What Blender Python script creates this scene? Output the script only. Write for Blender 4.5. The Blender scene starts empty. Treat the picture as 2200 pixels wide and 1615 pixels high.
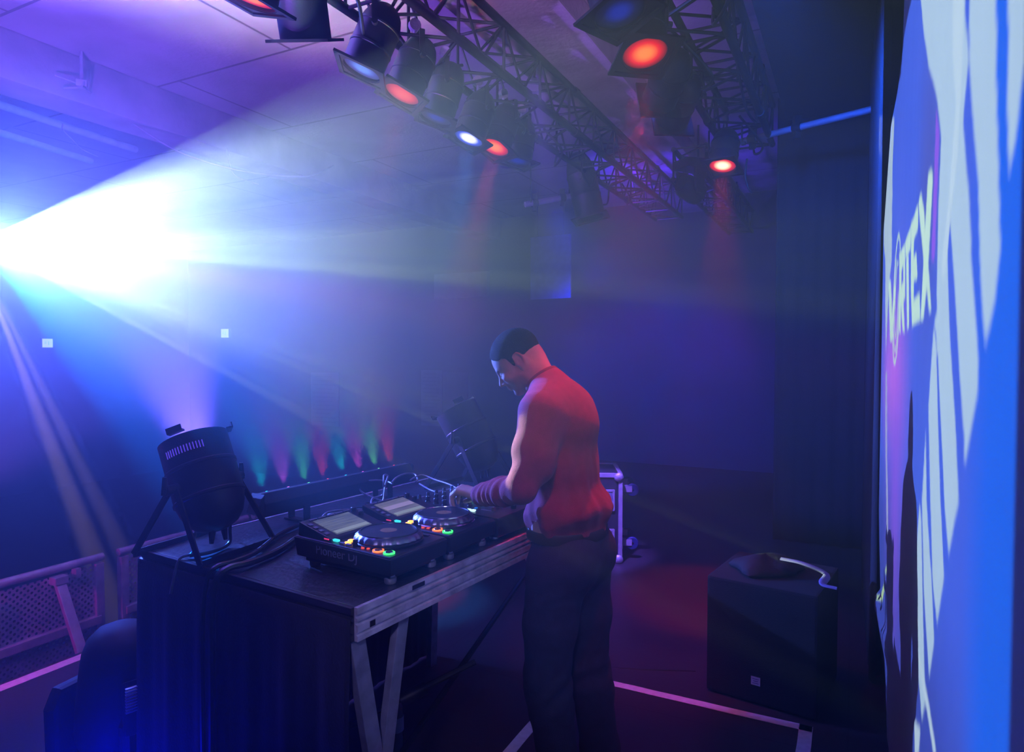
import bpy, bmesh, math, random
import numpy as np
from mathutils import Vector, Matrix
random.seed(7); np.random.seed(7)
R = math.radians
SC = bpy.context.scene
COL = SC.collection
PI = math.pi

# ------------------------------------------------------------------ frames
CAMZ = 1.64; FPX = 1441.0; HOR = 762.0
def N(n, s, z=0.0):      # room frame: n = towards the projection cloth, s = along it
    return Vector((.4543*s + .8909*n, .8909*s - .4543*n, z))
NV = Vector((.8909, -.4543, 0)); SV = Vector((.4543, .8909, 0))
UX, UY = .531, .847
C0 = Vector((-.413, 1.735, 0)); TZ = .98
def T(u, v, z=0.0):      # table frame: u along the front rail, v towards the audience
    return Vector((C0.x + UX*u - UY*v, C0.y + UY*u + UX*v, z))
UV_ = Vector((UX, UY, 0)); VV_ = Vector((-UY, UX, 0))
def PX(px, py, depth):   # a point of the place from its direction and its distance
    return Vector(((px-1100)/FPX*depth, depth, CAMZ - (py-HOR)/FPX*depth))

# ------------------------------------------------------------------ camera, world, exposure
cam_d = bpy.data.cameras.new('camera'); cam = bpy.data.objects.new('camera', cam_d); COL.objects.link(cam)
cam_d.sensor_fit = 'HORIZONTAL'; cam_d.sensor_width = 36.0; cam_d.lens = 36.0*FPX/2200
cam_d.clip_start = .03; cam_d.clip_end = 80
cam.location = (0, 0, CAMZ); cam.rotation_euler = (R(90)-math.atan((807.5-HOR)/FPX), 0, 0)
SC.camera = cam
w = bpy.data.worlds.new('world'); SC.world = w; w.use_nodes = True
w.node_tree.nodes['Background'].inputs[0].default_value = (.015, .04, .5, 1)
w.node_tree.nodes['Background'].inputs[1].default_value = .12
SC.view_settings.view_transform = 'Standard'; SC.view_settings.look = 'None'
SC.view_settings.gamma = 1.0; SC.view_settings.exposure = 0.0
try: SC.view_settings.use_curve_mapping = False
except Exception: pass
cy = SC.cycles
cy.max_bounces = 5; cy.diffuse_bounces = 2; cy.glossy_bounces = 2; cy.transmission_bounces = 4
cy.volume_bounces = 0; cy.transparent_max_bounces = 10
cy.sample_clamp_indirect = 4.0; cy.use_denoising = True
cy.use_adaptive_sampling = True; cy.adaptive_threshold = .025
cy.caustics_reflective = False; cy.caustics_refractive = False

PN, PS, PZ = -5.88, 2.70, 2.49
PROJ = N(PN, PS, PZ)          # the projector's lamp
# name: (location, target, colour, watts, cone degrees, blend, radius)
def spot(name, loc, tgt, col, power, ang, blend=.4, rad=.05, parent=None):
    d = bpy.data.lights.new(name, 'SPOT'); d.color = col; d.energy = power
    d.spot_size = R(ang); d.spot_blend = blend; d.shadow_soft_size = rad
    o = bpy.data.objects.new(name, d); COL.objects.link(o)
    o.location = loc; o.rotation_euler = (Vector(tgt)-Vector(loc)).to_track_quat('-Z', 'Y').to_euler()
    if parent:
        bpy.context.view_layer.update()
        m = o.matrix_basis.copy(); o.parent = parent; o.matrix_parent_inverse = parent.matrix_world.inverted()
    return o
E = 1.0
spot('projector_lamp', PROJ, N(0, 2.30, 1.80), (.83, .95, 1), 10400*E, 52, .02, .0002)
spot('blue_wash_lamp', PROJ + NV*.13, N(.1, 2.1, 1.05), (.06, .11, 1), 950*E, 58, .3, .02)
spot('amber_edge_ray', PROJ + Vector((0, 0, -.13)), PX(205, 1230, 4.9), (1, .72, .38), 26000*E, 4.5, .8, .01)  # two narrow spots added to draw the yellowish edge rays of the wash
spot('amber_edge_ray', PROJ + Vector((0, 0, -.13)), PX(275, 1230, 4.9), (1, .75, .45), 17000*E, 3.5, .8, .01)
spot('violet_ceiling_lamp', N(-3.2, 1.0, .9), N(-3.35, 3.0, 3.9), (.28, .09, 1), 1150*E, 74, .25, .05)
spot('violet_rear_lamp', N(-2.6, 6.8, 2.4), N(-1.0, 9.4, 4.1), (.09, .02, 1), 520*E, 110, .7, .15)
spot('blue_back_fill', N(-2.7, 6.2, 3.1), N(-2.7, 9.6, .8), (.002, .025, 1), 2100*E, 64, .8, .15)  # added ambient fill, turns the background behind the person blue
spot('blue_stage_fill', N(-1.0, 4.2, 3.3), N(-.9, 5.2, 0), (.004, .03, 1), 120*E, 120, .9, .2)  # added blue ambient fill, belongs to no fixture
spot('blue_drape_fill', N(-.35, 2.7, 3.25), N(.0, 6.0, 1.9), (.012, .10, 1), 1300*E, 62, .8, .1)  # fill added to make the right drape and its haze bluer
spot('mauve_beam_fill', N(-.9, .2, 2.6), N(-1.68, 4.0, 3.72), (.55, .26, .85), 1300*E, 24, .8, .1)  # added fill out of view, only brightens the concrete ceiling beam
spot('magenta_floor_lamp', N(-3.95, .9, .7), N(-3.8, 2.5, -.1), (1, .01, .62), 36*E, 70, .6, .05)
spot('violet_barrier_lamp', N(-2.6, .3, 2.9), N(-4.2, 3.0, -.2), (.42, .16, 1), 190*E, 50, .8, .1)
spot('red_back_lamp', N(-.86, 3.02, 2.93), N(-.76, 2.22, 1.35), (1, .02, .05), 210*E, 26, .6, .06)
spot('red_side_lamp', N(-.35, 1.2, 3.0), N(-.85, 2.3, 1.25), (1, .03, .07), 70*E, 26, .6, .06)
spot('violet_rail_fill', N(-.1, -.5, 2.5), T(.36, 0, .90), (.46, .38, 1), 120*E, 22, .8, .1)  # added fill out of view, stands in for cloth bounce on the rail
spot('red_floor_lamp', N(-.7, 3.2, 2.95), N(-.8, 4.0, 0), (1, .02, .14), 60*E, 44, .8, .08)

# ------------------------------------------------------------------ materials
MATS = {}
def mat(name, col, rough=.6, metal=0.0, var=.15, scale=12.0, bump=0.0, bscale=60.0, spec=None, sheen=0.0, coat=0.0):
    if name in MATS: return MATS[name]
    m = bpy.data.materials.new(name); m.use_nodes = True; nt = m.node_tree; b = nt.nodes['Principled BSDF']
    b.inputs['Roughness'].default_value = rough; b.inputs['Metallic'].default_value = metal
    if spec is not None: b.inputs['Specular IOR Level'].default_value = spec
    if sheen: b.inputs['Sheen Weight'].default_value = sheen
    if coat: b.inputs['Coat Weight'].default_value = coat
    tc = nt.nodes.new('ShaderNodeTexCoord'); nz = nt.nodes.new('ShaderNodeTexNoise')
    nz.inputs['Scale'].default_value = scale; nz.inputs['Detail'].default_value = 4
    nt.links.new(tc.outputs['Object'], nz.inputs['Vector'])
    rp = nt.nodes.new('ShaderNodeValToRGB')
    a = [max(0, c*(1-var)) for c in col]; bb = [min(1, c*(1+var)) for c in col]
    rp.color_ramp.elements[0].position = .3; rp.color_ramp.elements[1].position = .7
    rp.color_ramp.elements[0].color = (*a, 1); rp.color_ramp.elements[1].color = (*bb, 1)
    nt.links.new(nz.outputs['Fac'], rp.inputs['Fac']); nt.links.new(rp.outputs['Color'], b.inputs['Base Color'])
    if bump:
        n2 = nt.nodes.new('ShaderNodeTexNoise'); n2.inputs['Scale'].default_value = bscale; n2.inputs['Detail'].default_value = 5
        nt.links.new(tc.outputs['Object'], n2.inputs['Vector'])
        bp = nt.nodes.new('ShaderNodeBump'); bp.inputs['Strength'].default_value = bump; bp.inputs['Distance'].default_value = .01
        nt.links.new(n2.outputs['Fac'], bp.inputs['Height']); nt.links.new(bp.outputs['Normal'], b.inputs['Normal'])
    MATS[name] = m
    return m
def glow(name, col, strength):
    if name in MATS: return MATS[name]
    m = bpy.data.materials.new(name); m.use_nodes = True; b = m.node_tree.nodes['Principled BSDF']
    b.inputs['Base Color'].default_value = (*[c*.3 for c in col], 1)
    b.inputs['Emission Color'].default_value = (*col, 1); b.inputs['Emission Strength'].default_value = strength
    b.inputs['Roughness'].default_value = .4
    MATS[name] = m
    return m
def lens_glow(name, hot, rim, s_hot, s_rim, radius):
    """a lamp glass: filament spot behind the gel is brightest in the middle"""
    if name in MATS: return MATS[name]
    m = bpy.data.materials.new(name); m.use_nodes = True; nt = m.node_tree; b = nt.nodes['Principled BSDF']
    tc = nt.nodes.new('ShaderNodeTexCoord'); vl = nt.nodes.new('ShaderNodeVectorMath'); vl.operation = 'LENGTH'
    nt.links.new(tc.outputs['Object'], vl.inputs[0])
    mr = nt.nodes.new('ShaderNodeMapRange'); mr.inputs['From Min'].default_value = 0; mr.inputs['From Max'].default_value = radius
    nt.links.new(vl.outputs['Value'], mr.inputs['Value'])
    rp = nt.nodes.new('ShaderNodeValToRGB'); e = rp.color_ramp.elements
    e[0].position = .25; e[0].color = (*[c*s_hot for c in hot], 1)
    e[1].position = .98; e[1].color = (0, 0, 0, 1)
    mid = e.new(.62); mid.color = (*[c*s_rim for c in rim], 1)
    nt.links.new(mr.outputs['Result'], rp.inputs['Fac'])
    nt.links.new(rp.outputs['Color'], b.inputs['Emission Color']); b.inputs['Emission Strength'].default_value = 1
    b.inputs['Base Color'].default_value = (.02, .02, .02, 1); b.inputs['Roughness'].default_value = .3
    MATS[name] = m
    return m
BLACK = mat('black_powder_coat', (.012, .012, .014), .45, 0, .2, 20, .1, 200)
SATIN = mat('black_plastic', (.014, .014, .016), .32, 0, .1, 30)
RUBBER = mat('black_rubber', (.01, .01, .011), .6)
ALU = mat('brushed_aluminium', (.62, .62, .66), .38, .85, .12, 25, .15, 140)
ALUD = mat('dull_aluminium', (.42, .42, .47), .5, .5, .2, 14, .2, 90)
STEEL = mat('galvanised_steel', (.42, .42, .46), .5, .5, .2, 9, .1, 60)
CHROME = mat('chrome', (.8, .8, .84), .12, 1.0, .03)
TRUSSM = mat('black_truss_paint', (.012, .013, .016), .45, .2, .25, 30)
CABLE = mat('black_cable', (.014, .014, .017), .35)
CABLEW = mat('grey_cable', (.30, .29, .34), .45)
CLOTHB = mat('black_molton', (.008, .008, .010), .95, 0, .2, 30, .3, 120, sheen=.1)
WHITEP = mat('white_label', (.7, .7, .72), .6, 0, .05)

# ------------------------------------------------------------------ mesh builder
class MB:
    def __init__(s): s.v = []; s.f = []
    def add(s, vs, fs):
        o = len(s.v); s.v += [Vector(v) for v in vs]; s.f += [[i+o for i in f] for f in fs]; return s
    def box(s, c, sz, rot=None):
        x, y, z = [a/2 for a in sz]
        vs = [Vector((i*x, j*y, k*z)) for i in (-1, 1) for j in (-1, 1) for k in (-1, 1)]
        if rot is not None: vs = [rot @ v for v in vs]
        vs = [v+Vector(c) for v in vs]
        return s.add(vs, [(0,1,3,2), (4,6,7,5), (0,4,5,1), (2,3,7,6), (0,2,6,4), (1,5,7,3)])
    def hexa(s, p):      # 8 corners: bottom ring 0..3, top ring 4..7
        return s.add(p, [(3,2,1,0), (4,5,6,7), (0,1,5,4), (1,2,6,5), (2,3,7,6), (3,0,4,7)])
    def tube(s, pts, r, n=8, caps=True, flat=1.0):
        pts = [Vector(p) for p in pts]
        if len(pts) < 2: return s
        rs = r if isinstance(r, (list, tuple)) else [r]*len(pts)
        o = len(s.v); up = None
        for i, p in enumerate(pts):
            d = (pts[min(i+1, len(pts)-1)] - pts[max(i-1, 0)])
            if d.length < 1e-9: d = Vector((0, 0, 1))
            d.normalize()
            if up is None: up = Vector((0, 0, 1)) if abs(d.z) < .9 else Vector((1, 0, 0))
            a = d.cross(up)
            if a.length < 1e-6: a = d.orthogonal()
            a.normalize(); b = a.cross(d).normalized(); up = b
            for k in range(n):
                t = 2*PI*k/n
                s.v.append(p + a*math.cos(t)*rs[i] + b*math.sin(t)*rs[i]*flat)
        for i in range(len(pts)-1):
            for k in range(n):
                k2 = (k+1) % n
                s.f.append([o+i*n+k, o+i*n+k2, o+(i+1)*n+k2, o+(i+1)*n+k])
        if caps:
            s.f.append([o+k for k in range(n)][::-1]); s.f.append([o+(len(pts)-1)*n+k for k in range(n)])
        return s
    def bar(s, a, b, w, h, up=Vector((0, 0, 1))):   # rectangular bar from a to b
        a = Vector(a); b = Vector(b); d = (b-a).normalized()
        x = d.cross(up)
        if x.length < 1e-5: x = d.cross(Vector((1, 0, 0)))
        x.normalize(); y = x.cross(d)
        p = []
        for q in (a, b):
            p += [q - x*w/2 - y*h/2, q + x*w/2 - y*h/2, q + x*w/2 + y*h/2, q - x*w/2 + y*h/2]
        return s.hexa(p)
    def lathe(s, prof, n=32, M=None, caps=False):   # prof: (radius, axial z)
        o = len(s.v)
        for r, z in prof:
            for k in range(n):
                t = 2*PI*k/n; v = Vector((r*math.cos(t), r*math.sin(t), z))
                s.v.append(M @ v if M is not None else v)
        for i in range(len(prof)-1):
            for k in range(n):
                k2 = (k+1) % n; s.f.append([o+i*n+k, o+i*n+k2, o+(i+1)*n+k2, o+(i+1)*n+k])
        if caps:
            s.f.append([o+k for k in range(n)][::-1]); s.f.append([o+(len(prof)-1)*n+k for k in range(n)])
        return s
    def prism(s, poly, a, b):   # poly: points; extruded from offset a to offset b (vectors)
        n = len(poly); vs = [Vector(p)+Vector(a) for p in poly] + [Vector(p)+Vector(b) for p in poly]
        return s.add(vs, [list(range(n))[::-1], list(range(n, 2*n))] + [[i, (i+1) % n, n+(i+1) % n, n+i] for i in range(n)])
    def xf(s, M): s.v = [M @ v for v in s.v]; return s
    def obj(s, name, m, parent=None, smooth=True, bevel=0.0, ang=35):
        me = bpy.data.meshes.new(name)
        me.from_pydata([tuple(v) for v in s.v], [], s.f); me.update()
        bm = bmesh.new(); bm.from_mesh(me); bmesh.ops.recalc_face_normals(bm, faces=bm.faces)
        if bevel:
            es = [e for e in bm.edges if len(e.link_faces) == 2 and e.calc_face_angle(0) > R(40)]
            bmesh.ops.bevel(bm, geom=es, offset=bevel, segments=2, affect='EDGES', profile=.7)
        bm.to_mesh(me); bm.free()
        if smooth:
            me.polygons.foreach_set('use_smooth', [True]*len(me.polygons))
            try: me.set_sharp_from_angle(angle=R(ang))
            except Exception: pass
        me.materials.append(m)
        o = bpy.data.objects.new(name, me); COL.objects.link(o)
        if parent: o.parent = parent
        return o
def thing(name, label, cat, loc=(0, 0, 0), rot=None, group=None):
    o = bpy.data.objects.new(name, None); COL.objects.link(o); o.empty_display_size = .1
    o.location = loc
    if rot is not None: o.rotation_euler = rot
    return tag(o, label, cat, group)
def tag(o, label, cat, group=None, kind=None):
    o['label'] = label; o['category'] = cat
    if group: o['group'] = group
    if kind: o['kind'] = kind
    return o
def struct(o): o['kind'] = 'structure'; return o
def clone(root, loc=None, rot=None, label=None, group=None):
    def cp(o, parent):
        c = o.copy(); COL.objects.link(c)
        if parent: c.parent = parent
        for ch in o.children: cp(ch, c)
        return c
    r = cp(root, None)
    if loc is not None: r.location = loc
    if rot is not None: r.rotation_euler = rot
    if label: r['label'] = label
    if group: r['group'] = group
    return r
def curve_pts(ctrl, n=10):    # Catmull-Rom through the control points
    P = [Vector(c) for c in ctrl]; P = [P[0]*2-P[1]] + P + [P[-1]*2-P[-2]]; out = []
    for i in range(1, len(P)-2):
        for k in range(n):
            t = k/n; a, b, c, d = P[i-1], P[i], P[i+1], P[i+2]
            out.append(.5*((2*b) + (c-a)*t + (2*a-5*b+4*c-d)*t*t + (3*b-a-3*c+d)*t**3))
    out.append(P[-2]); return out
UROT = Matrix.Rotation(math.atan2(UY, UX), 4, 'Z')     # local x -> u, local y -> v
NROT = Matrix.Rotation(math.atan2(NV.y, NV.x), 4, 'Z') # local x -> n, local y -> s

# ------------------------------------------------------------------ room
def room_material(name, col, rough, lines=None, bump=.3):
    m = mat(name, col, rough, 0, .16, 2.2, bump, 35)
    if lines:
        nt = m.node_tree; b = nt.nodes['Principled BSDF']
        bt = nt.nodes.new('ShaderNodeTexBrick'); tc = [x for x in nt.nodes if x.bl_idname == 'ShaderNodeTexCoord'][0]
        bt.inputs['Scale'].default_value = 1.0; bt.inputs['Brick Width'].default_value = lines[0]; bt.inputs['Row Height'].default_value = lines[1]
        bt.inputs['Mortar Size'].default_value = lines[2]; bt.offset = lines[3]
        bt.inputs['Color1'].default_value = (1, 1, 1, 1); bt.inputs['Color2'].default_value = (.9, .9, .9, 1); bt.inputs['Mortar'].default_value = (.35, .35, .35, 1)
        nt.links.new(tc.outputs['Object'], bt.inputs['Vector'])
        mx = nt.nodes.new('ShaderNodeMix'); mx.data_type = 'RGBA'; mx.blend_type = 'MULTIPLY'; mx.inputs['Factor'].default_value = 1
        src = b.inputs['Base Color'].links[0].from_socket
        nt.links.new(src, mx.inputs['A']); nt.links.new(bt.outputs['Color'], mx.inputs['B']); nt.links.new(mx.outputs['Result'], b.inputs['Base Color'])
    return m
CONC = room_material('ceiling_concrete', (.42, .40, .44), .9, (2.5, 1.25, .012, .5), .5)
STAGEM = room_material('stage_vinyl', (.035, .03, .034), .42, (2.0, 1.0, .004, 0.0), .12)
AUDM = room_material('audience_floor', (.05, .045, .05), .5)
WALLB = room_material('dark_wall_paint', (.05, .05, .065), .8)
WALLS = room_material('hall_wall_paint', (.10, .10, .12), .85)
def nbox(name, n0, n1, s0, s1, z0, z1, m, bevel=0):
    b = MB().box(((n0+n1)/2, (s0+s1)/2, (z0+z1)/2), (n1-n0, s1-s0, z1-z0)); o = b.obj(name, m, smooth=False, bevel=bevel)
    o.matrix_world = NROT; return o
CZ = 3.9
struct(nbox('floor', -3.78, .9, -1.6, 9.9, -.8, 0, STAGEM))
struct(nbox('floor_audience', -13, -3.78, -3.6, 9.9, -.9, -.8, AUDM))
struct(nbox('ceiling', -13, .9, -1.6, 10.1, CZ, CZ+.2, CONC))
struct(nbox('wall_back', -13, .9, 9.9, 10.1, -.8, CZ, WALLB))
struct(nbox('wall_left', -13.2, -13, -3.6, 10.1, -.8, CZ, WALLS))
struct(nbox('wall_right', .9, 1.1, -1.6, 10.1, -.8, CZ, CLOTHB))
BEAMC = mat('painted_concrete_beam', (.34, .30, .33), .85, 0, .25, 3, .5, 22)
struct(nbox('trim_1', -2.28, -1.56, -1.6, 9.9, 3.70, CZ, BEAMC, .015))
struct(nbox('trim_2', -5.62, -5.26, -1.6, 9.9, 3.55, CZ, BEAMC, .015))
# stage tape
TAPE = mat('white_gaffer_tape', (.80, .72, .80), .6, 0, .1, 40, .2, 90)
def tape(n0, s0, n1, s1, label, wd=.05):
    a = N(n0, s0, .0015); b = N(n1, s1, .0015)
    d = (b-a).normalized(); sd = Vector((-d.y, d.x, 0))*wd/2; K = max(2, int((b-a).length/.06)); m = MB(); vs = []
    for i in range(K+1):
        q = a+(b-a)*i/K; j = random.uniform(-.002, .002)
        vs += [q-sd*(1+j*20), q+sd*(1-j*20)]
    m.add(vs + [v+Vector((0, 0, .0012)) for v in vs], [(2*i, 2*i+1, 2*i+3, 2*i+2) for i in range(K)] + [(2*K+2+2*i, 2*K+4+2*i, 2*K+5+2*i, 2*K+3+2*i) for i in range(K)]
          + [(2*i, 2*i+2, 2*K+4+2*i, 2*K+2+2*i) for i in range(K)] + [(2*i+1, 2*K+3+2*i, 2*K+5+2*i, 2*i+3) for i in range(K)])
    return tag(m.obj('floor_tape', TAPE, smooth=False), label, 'tape', 'white tape lines on the stage floor')
tape(-3.715, .2, -3.715, 9.0, 'long white tape along the stage edge in front of the crowd barrier', .07)
tape(-1.22, 3.165, -.14, 3.165, 'white tape line on the floor running from the legs of the person towards the cloth')
tape(-.165, 3.19, -.165, 1.6, 'white tape on the floor at right, turning from the corner towards the viewer', .055)
tape(-1.245, 1.2, -1.245, 3.19, 'white tape on the floor passing under the table beside the trousers')

# ------------------------------------------------------------------ projection cloth
DW = .14
edge_px = [(0, 1946), (100, 1940), (200, 1925), (300, 1905), (380, 1900), (500, 1893), (700, 1893), (1100, 1893), (1200, 1897), (1270, 1900), (1290, 1886), (1310, 1892), (1350, 1905), (1450, 1914), (1560, 1917), (1700, 1918), (2100, 1918)]
SMAX = 3.60; DE = 3.14
def cloth_off(s, z):       # how far the hanging cloth swings out of its plane
    eo = (np.interp(HOR + (CAMZ-z)*FPX/DE, [e[0] for e in edge_px], [e[1] for e in edge_px])-1907)/530.0
    k = max(0, min(1, (s-2.6)/(SMAX-2.6))); k = k*k*(3-2*k)
    return eo*k + .0025*math.sin(s*9+.6*math.sin(z*1.3)) + .0016*math.sin(s*23+z*.7)*k + .0010*math.sin(s*41+1.1*z)*(.3+k)
def on_cloth(px, py):      # where a direction meets the cloth -> (s, z)
    lo, hi = .2, 3.85
    for _ in range(26):
        s = (lo+hi)/2; p = N(DW, s); z = CAMZ-(py-HOR)/FPX*p.y; p = N(DW+cloth_off(s, z), s)
        if 1100+FPX*p.x/p.y > px: lo = s
        else: hi = s
    return s, CAMZ-(py-HOR)/FPX*p.y
SCREENM = mat('projection_cloth', (.155, .155, .158), .85, 0, .02, 8, .05, 400, sheen=.1)
def cloth():
    ns, nz = 260, 220; z0, z1 = .03, 3.55; s0 = .02; vs = []; fs = []
    for j in range(nz+1):
        z = z0+(z1-z0)*j/nz
        for i in range(ns+1):
            s = s0+(SMAX-s0)*i/ns; off = cloth_off(s, z)
            vs.append(N(DW+off, s, z))
    W_ = ns+1
    for j in range(nz):
        for i in range(ns): fs.append((j*W_+i, j*W_+i+1, (j+1)*W_+i+1, (j+1)*W_+i))
    me = bpy.data.meshes.new('projection_cloth'); me.from_pydata([tuple(v) for v in vs], [], fs); me.update()
    me.polygons.foreach_set('use_smooth', [True]*len(me.polygons)); me.materials.append(SCREENM)
    o = bpy.data.objects.new('projection_cloth', me); COL.objects.link(o)
    md = o.modifiers.new('thickness', 'SOLIDIFY'); md.thickness = .002
    return o
root = thing('backdrop_screen', 'tall white backdrop cloth carrying the projected VORTEX picture', 'projection screen', N(DW, 1.6, 0))
c = cloth(); bpy.context.view_layer.update(); c.parent = root; c.matrix_parent_inverse = Matrix.Translation(-root.location)
b = MB().tube([N(DW, .0, 3.56), N(DW, 3.6, 3.56)], .024, 12); o = b.obj('top_batten', BLACK, root); o.matrix_parent_inverse = Matrix.Translation(-root.location)

# slide of the projector: the picture it throws, as coloured film
def paint_slide():
    S0, S1, Z0, Z1 = .55, 3.95, .0, 2.95; ds = .009; dz = .0055
    ss = np.arange(S0, S1, ds); zs = np.arange(Z0, Z1, dz); SS, ZZ = np.meshgrid(ss, zs)
    img = np.zeros(SS.shape+(3,), np.float32)
    def lin(c): return np.array([((x/255+.055)/1.055)**2.4 if x > 10 else x/255/12.92 for x in c])
    def inpoly(poly):
        P = [on_cloth(*p) for p in poly]; ins = np.zeros(SS.shape, bool)
        n = len(P); xs = [p[0] for p in P]; ys = [p[1] for p in P]
        j = n-1
        for i in range(n):
            cond = ((ys[i] > ZZ) != (ys[j] > ZZ))
            with np.errstate(divide='ignore', invalid='ignore'):
                xint = (xs[j]-xs[i])*(ZZ-ys[i])/(ys[j]-ys[i]+1e-12)+xs[i]
            ins ^= cond & (SS < xint); j = i
        return ins
    # picture rectangle with soft border
    rect = (SS > .80) & (SS < 3.85) & (ZZ < 2.72) & (ZZ < 2.02+.38*(SS-.3))
    img[rect] = lin((70, 105, 235))
    def fill(poly, c): img[inpoly(poly)] = lin(c)
    img *= (.05+.95*np.clip((ZZ-.30)/.72, 0, 1)**1.4)[..., None]
    g = np.clip((1.10-SS)/.16, 0, 1)[..., None]; img[:] = img*(1-g) + lin((0, 108, 255))*g*rect[..., None]
    g = (np.clip((1.25-ZZ)/.3, 0, 1)*np.clip((SS-.98)/.1, 0, 1))[..., None]; img[:] = img*(1-g) + lin((62, 80, 180))*g*rect[..., None]
    def poly_soft(cx, cy_, rs, rz, c, amt):
        g = np.exp(-(((SS-cx)/rs)**2+((ZZ-cy_)/rz)**2))*amt*rect
        img[:] = img*(1-g[..., None]) + lin(c)*g[..., None]
    s_, z_ = on_cloth(1925, 800); poly_soft(s_, z_, .42, .26, (235, 120, 250), .95)
    s_, z_ = on_cloth(1930, 1050); poly_soft(s_, z_, .30, .5, (160, 95, 245), .8)
    s_, z_ = on_cloth(1990, 400); poly_soft(s_, z_, .22, .34, (80, 90, 185), .9)
    s_, z_ = on_cloth(1925, 400); poly_soft(s_, z_, .30, .35, (80, 110, 240), .8)
    LIGHT = (205, 226, 236); PALE = (222, 238, 240)
    fill([(1962, -520), (2052, -520), (2062, 60), (2068, 90), (2072, 134), (2064, 220), (2062, 270), (2068, 330), (2078, 420), (2086, 540), (2044, 540), (2037, 461), (2034, 540), (2040, 740), (2014, 760), (2012, 600), (2012, 450), (2015, 300), (2005, 220), (1985, 150), (1975, 90), (1964, 0)], LIGHT)
    fill([(2022, -520), (2046, -520), (2058, 80), (2056, 200), (2052, 330), (2040, 460), (2032, 560), (2026, 660), (2022, 560), (2036, 400), (2046, 230), (2036, 120)], PALE)  # bright ridge of a cloth fold, painted into the film
    fill([(2067, -520), (2120, -520), (2130, 150), (2142, 400), (2148, 540), (2138, 650), (2121, 740), (2110, 640), (2104, 540), (2098, 400), (2084, 270), (2072, 134)], LIGHT)
    fill([(2145, -520), (2197, -520), (2190, 150), (2176, 300), (2163, 385), (2157, 250)], LIGHT)
    fill([(2037, 461), (2044, 540), (2061, 740), (2079, 941), (2081, 1001), (2107, 841), (2104, 740), (2084, 540), (2080, 450)], LIGHT)
    fill([(2007, 694), (2016, 740), (2029, 941), (2038, 1080), (2050, 1196), (2070, 1080), (2061, 941), (2044, 740), (2034, 560)], LIGHT)
    fill([(2007, 700), (1999, 874), (2007, 1075), (2015, 1246), (2027, 1345), (2041, 1246), (2029, 1075), (2019, 874), (2013, 740)], LIGHT)
    fill([(1994, 930), (1988.6, 1080), (1997, 1279), (2012, 1468), (2022, 1388), (2007, 1180), (1999, 1080)], LIGHT)
    fill([(1984, 1080), (1979, 1180), (1982, 1411), (1998, 1560), (2005, 1520), (1994, 1279), (1988, 1120)], LIGHT)
    fill([(1982, 1400), (1986, 1400), (2008, 1500), (2032, 1640), (2026, 1640), (2002, 1510)], PALE)
    fill([(1981, 1560), (1995, 1580), (1992, 1640), (1984, 1640)], PALE)
    # pale strip by the far edge, and the thin outline below it
    fill([(1903, 250), (1913, 260), (1912, 420), (1913, 560), (1909, 600), (1904, 760), (1899, 560), (1898, 420)], (205, 222, 225))
    fill([(1904, 800), (1908, 1000), (1914, 1200), (1921, 1330), (1923, 1330), (1917, 1190), (1911, 1000), (1907, 800)], (190, 190, 225))
    fill([(2003, 240), (2011, 290), (2006, 560), (1999, 560)], (160, 90, 240))
    WT = (228, 255, 218)
    q = lambda L: [(1860+a/3.51, 340+b/3.51) for a, b in L]
    def L_(P): fill(q(P), WT)
    L_([(165, 930), (181, 925), (196, 1190), (208, 960), (222, 960), (200, 1380), (185, 1385)])
    cx0, cy0 = 229, 1065
    for rx, ry, wdt, t0, t1 in ((27, 495, 5.5, 0, 6.3), (20, 400, 4, .4, 5.6), (13, 290, 3.5, 1.4, 6.6)):
        K = 40
        for k in range(K):
            a0 = t0+(t1-t0)*k/K; a1 = t0+(t1-t0)*(k+1)/K
            f = lambda a, e: (cx0+(rx+e)*math.sin(a)+.015*(-(ry)*math.cos(a))*-1, cy0-(ry+e*7)*math.cos(a))
            L_([f(a0, 0), f(a1, 0), f(a1, -wdt), f(a0, -wdt)])
    L_([(243, 735), (262, 700), (263, 1330), (252, 1300)])
    bowl = q([(243, 735), (285, 655), (293, 1060), (262, 1110)]); hole = q([(258, 850), (275, 820), (277, 930), (258, 980)])
    img[inpoly(bowl) & ~inpoly(hole)] = lin(WT)
    L_([(262, 1080), (280, 1070), (295, 1310), (281, 1312)])
    L_([(286, 635), (328, 510), (328, 680), (292, 765)]); L_([(296, 770), (312, 720), (327, 1280), (313, 1290)])
    L_([(328, 495), (380, 355), (382, 545), (352, 620), (353, 760), (372, 712), (385, 900), (357, 935), (359, 1065), (403, 1020), (412, 1230), (350, 1272), (336, 1000)])
    L_([(382, 335), (400, 275), (425, 400), (495, 1150), (480, 1170)])
    L_([(450, 140), (475, 95), (487, 130), (462, 900), (437, 1210), (414, 1225), (428, 800)])
    fill([(1920, 1188), (1925, 1186), (1914, 1237), (1909, 1236)], (225, 255, 160))
    fill([(1880, 1288), (1901, 1287), (1909, 1262), (1914, 1266), (1906, 1297), (1882, 1301)], (225, 255, 160))
    img[ZZ > 2.06+.38*(SS-.3)] = 0
    img[ZZ > 2.80] = 0
    M = N(0, 0, 0)
    ny, nx = SS.shape; L = .1; throw = None
    pn = PN; D = DW-pn
    # local coordinates of the slide: lamp at origin, x -> n
    X = np.full(SS.shape, L); Y = (SS-PS)*L/D; Z = (ZZ-PZ)*L/D
    V = np.stack([X, Y, Z], -1).reshape(-1, 3)
    idx = np.arange(ny*nx).reshape(ny, nx)
    F = np.stack([idx[:-1, :-1], idx[:-1, 1:], idx[1:, 1:], idx[1:, :-1]], -1).reshape(-1, 4)
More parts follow.
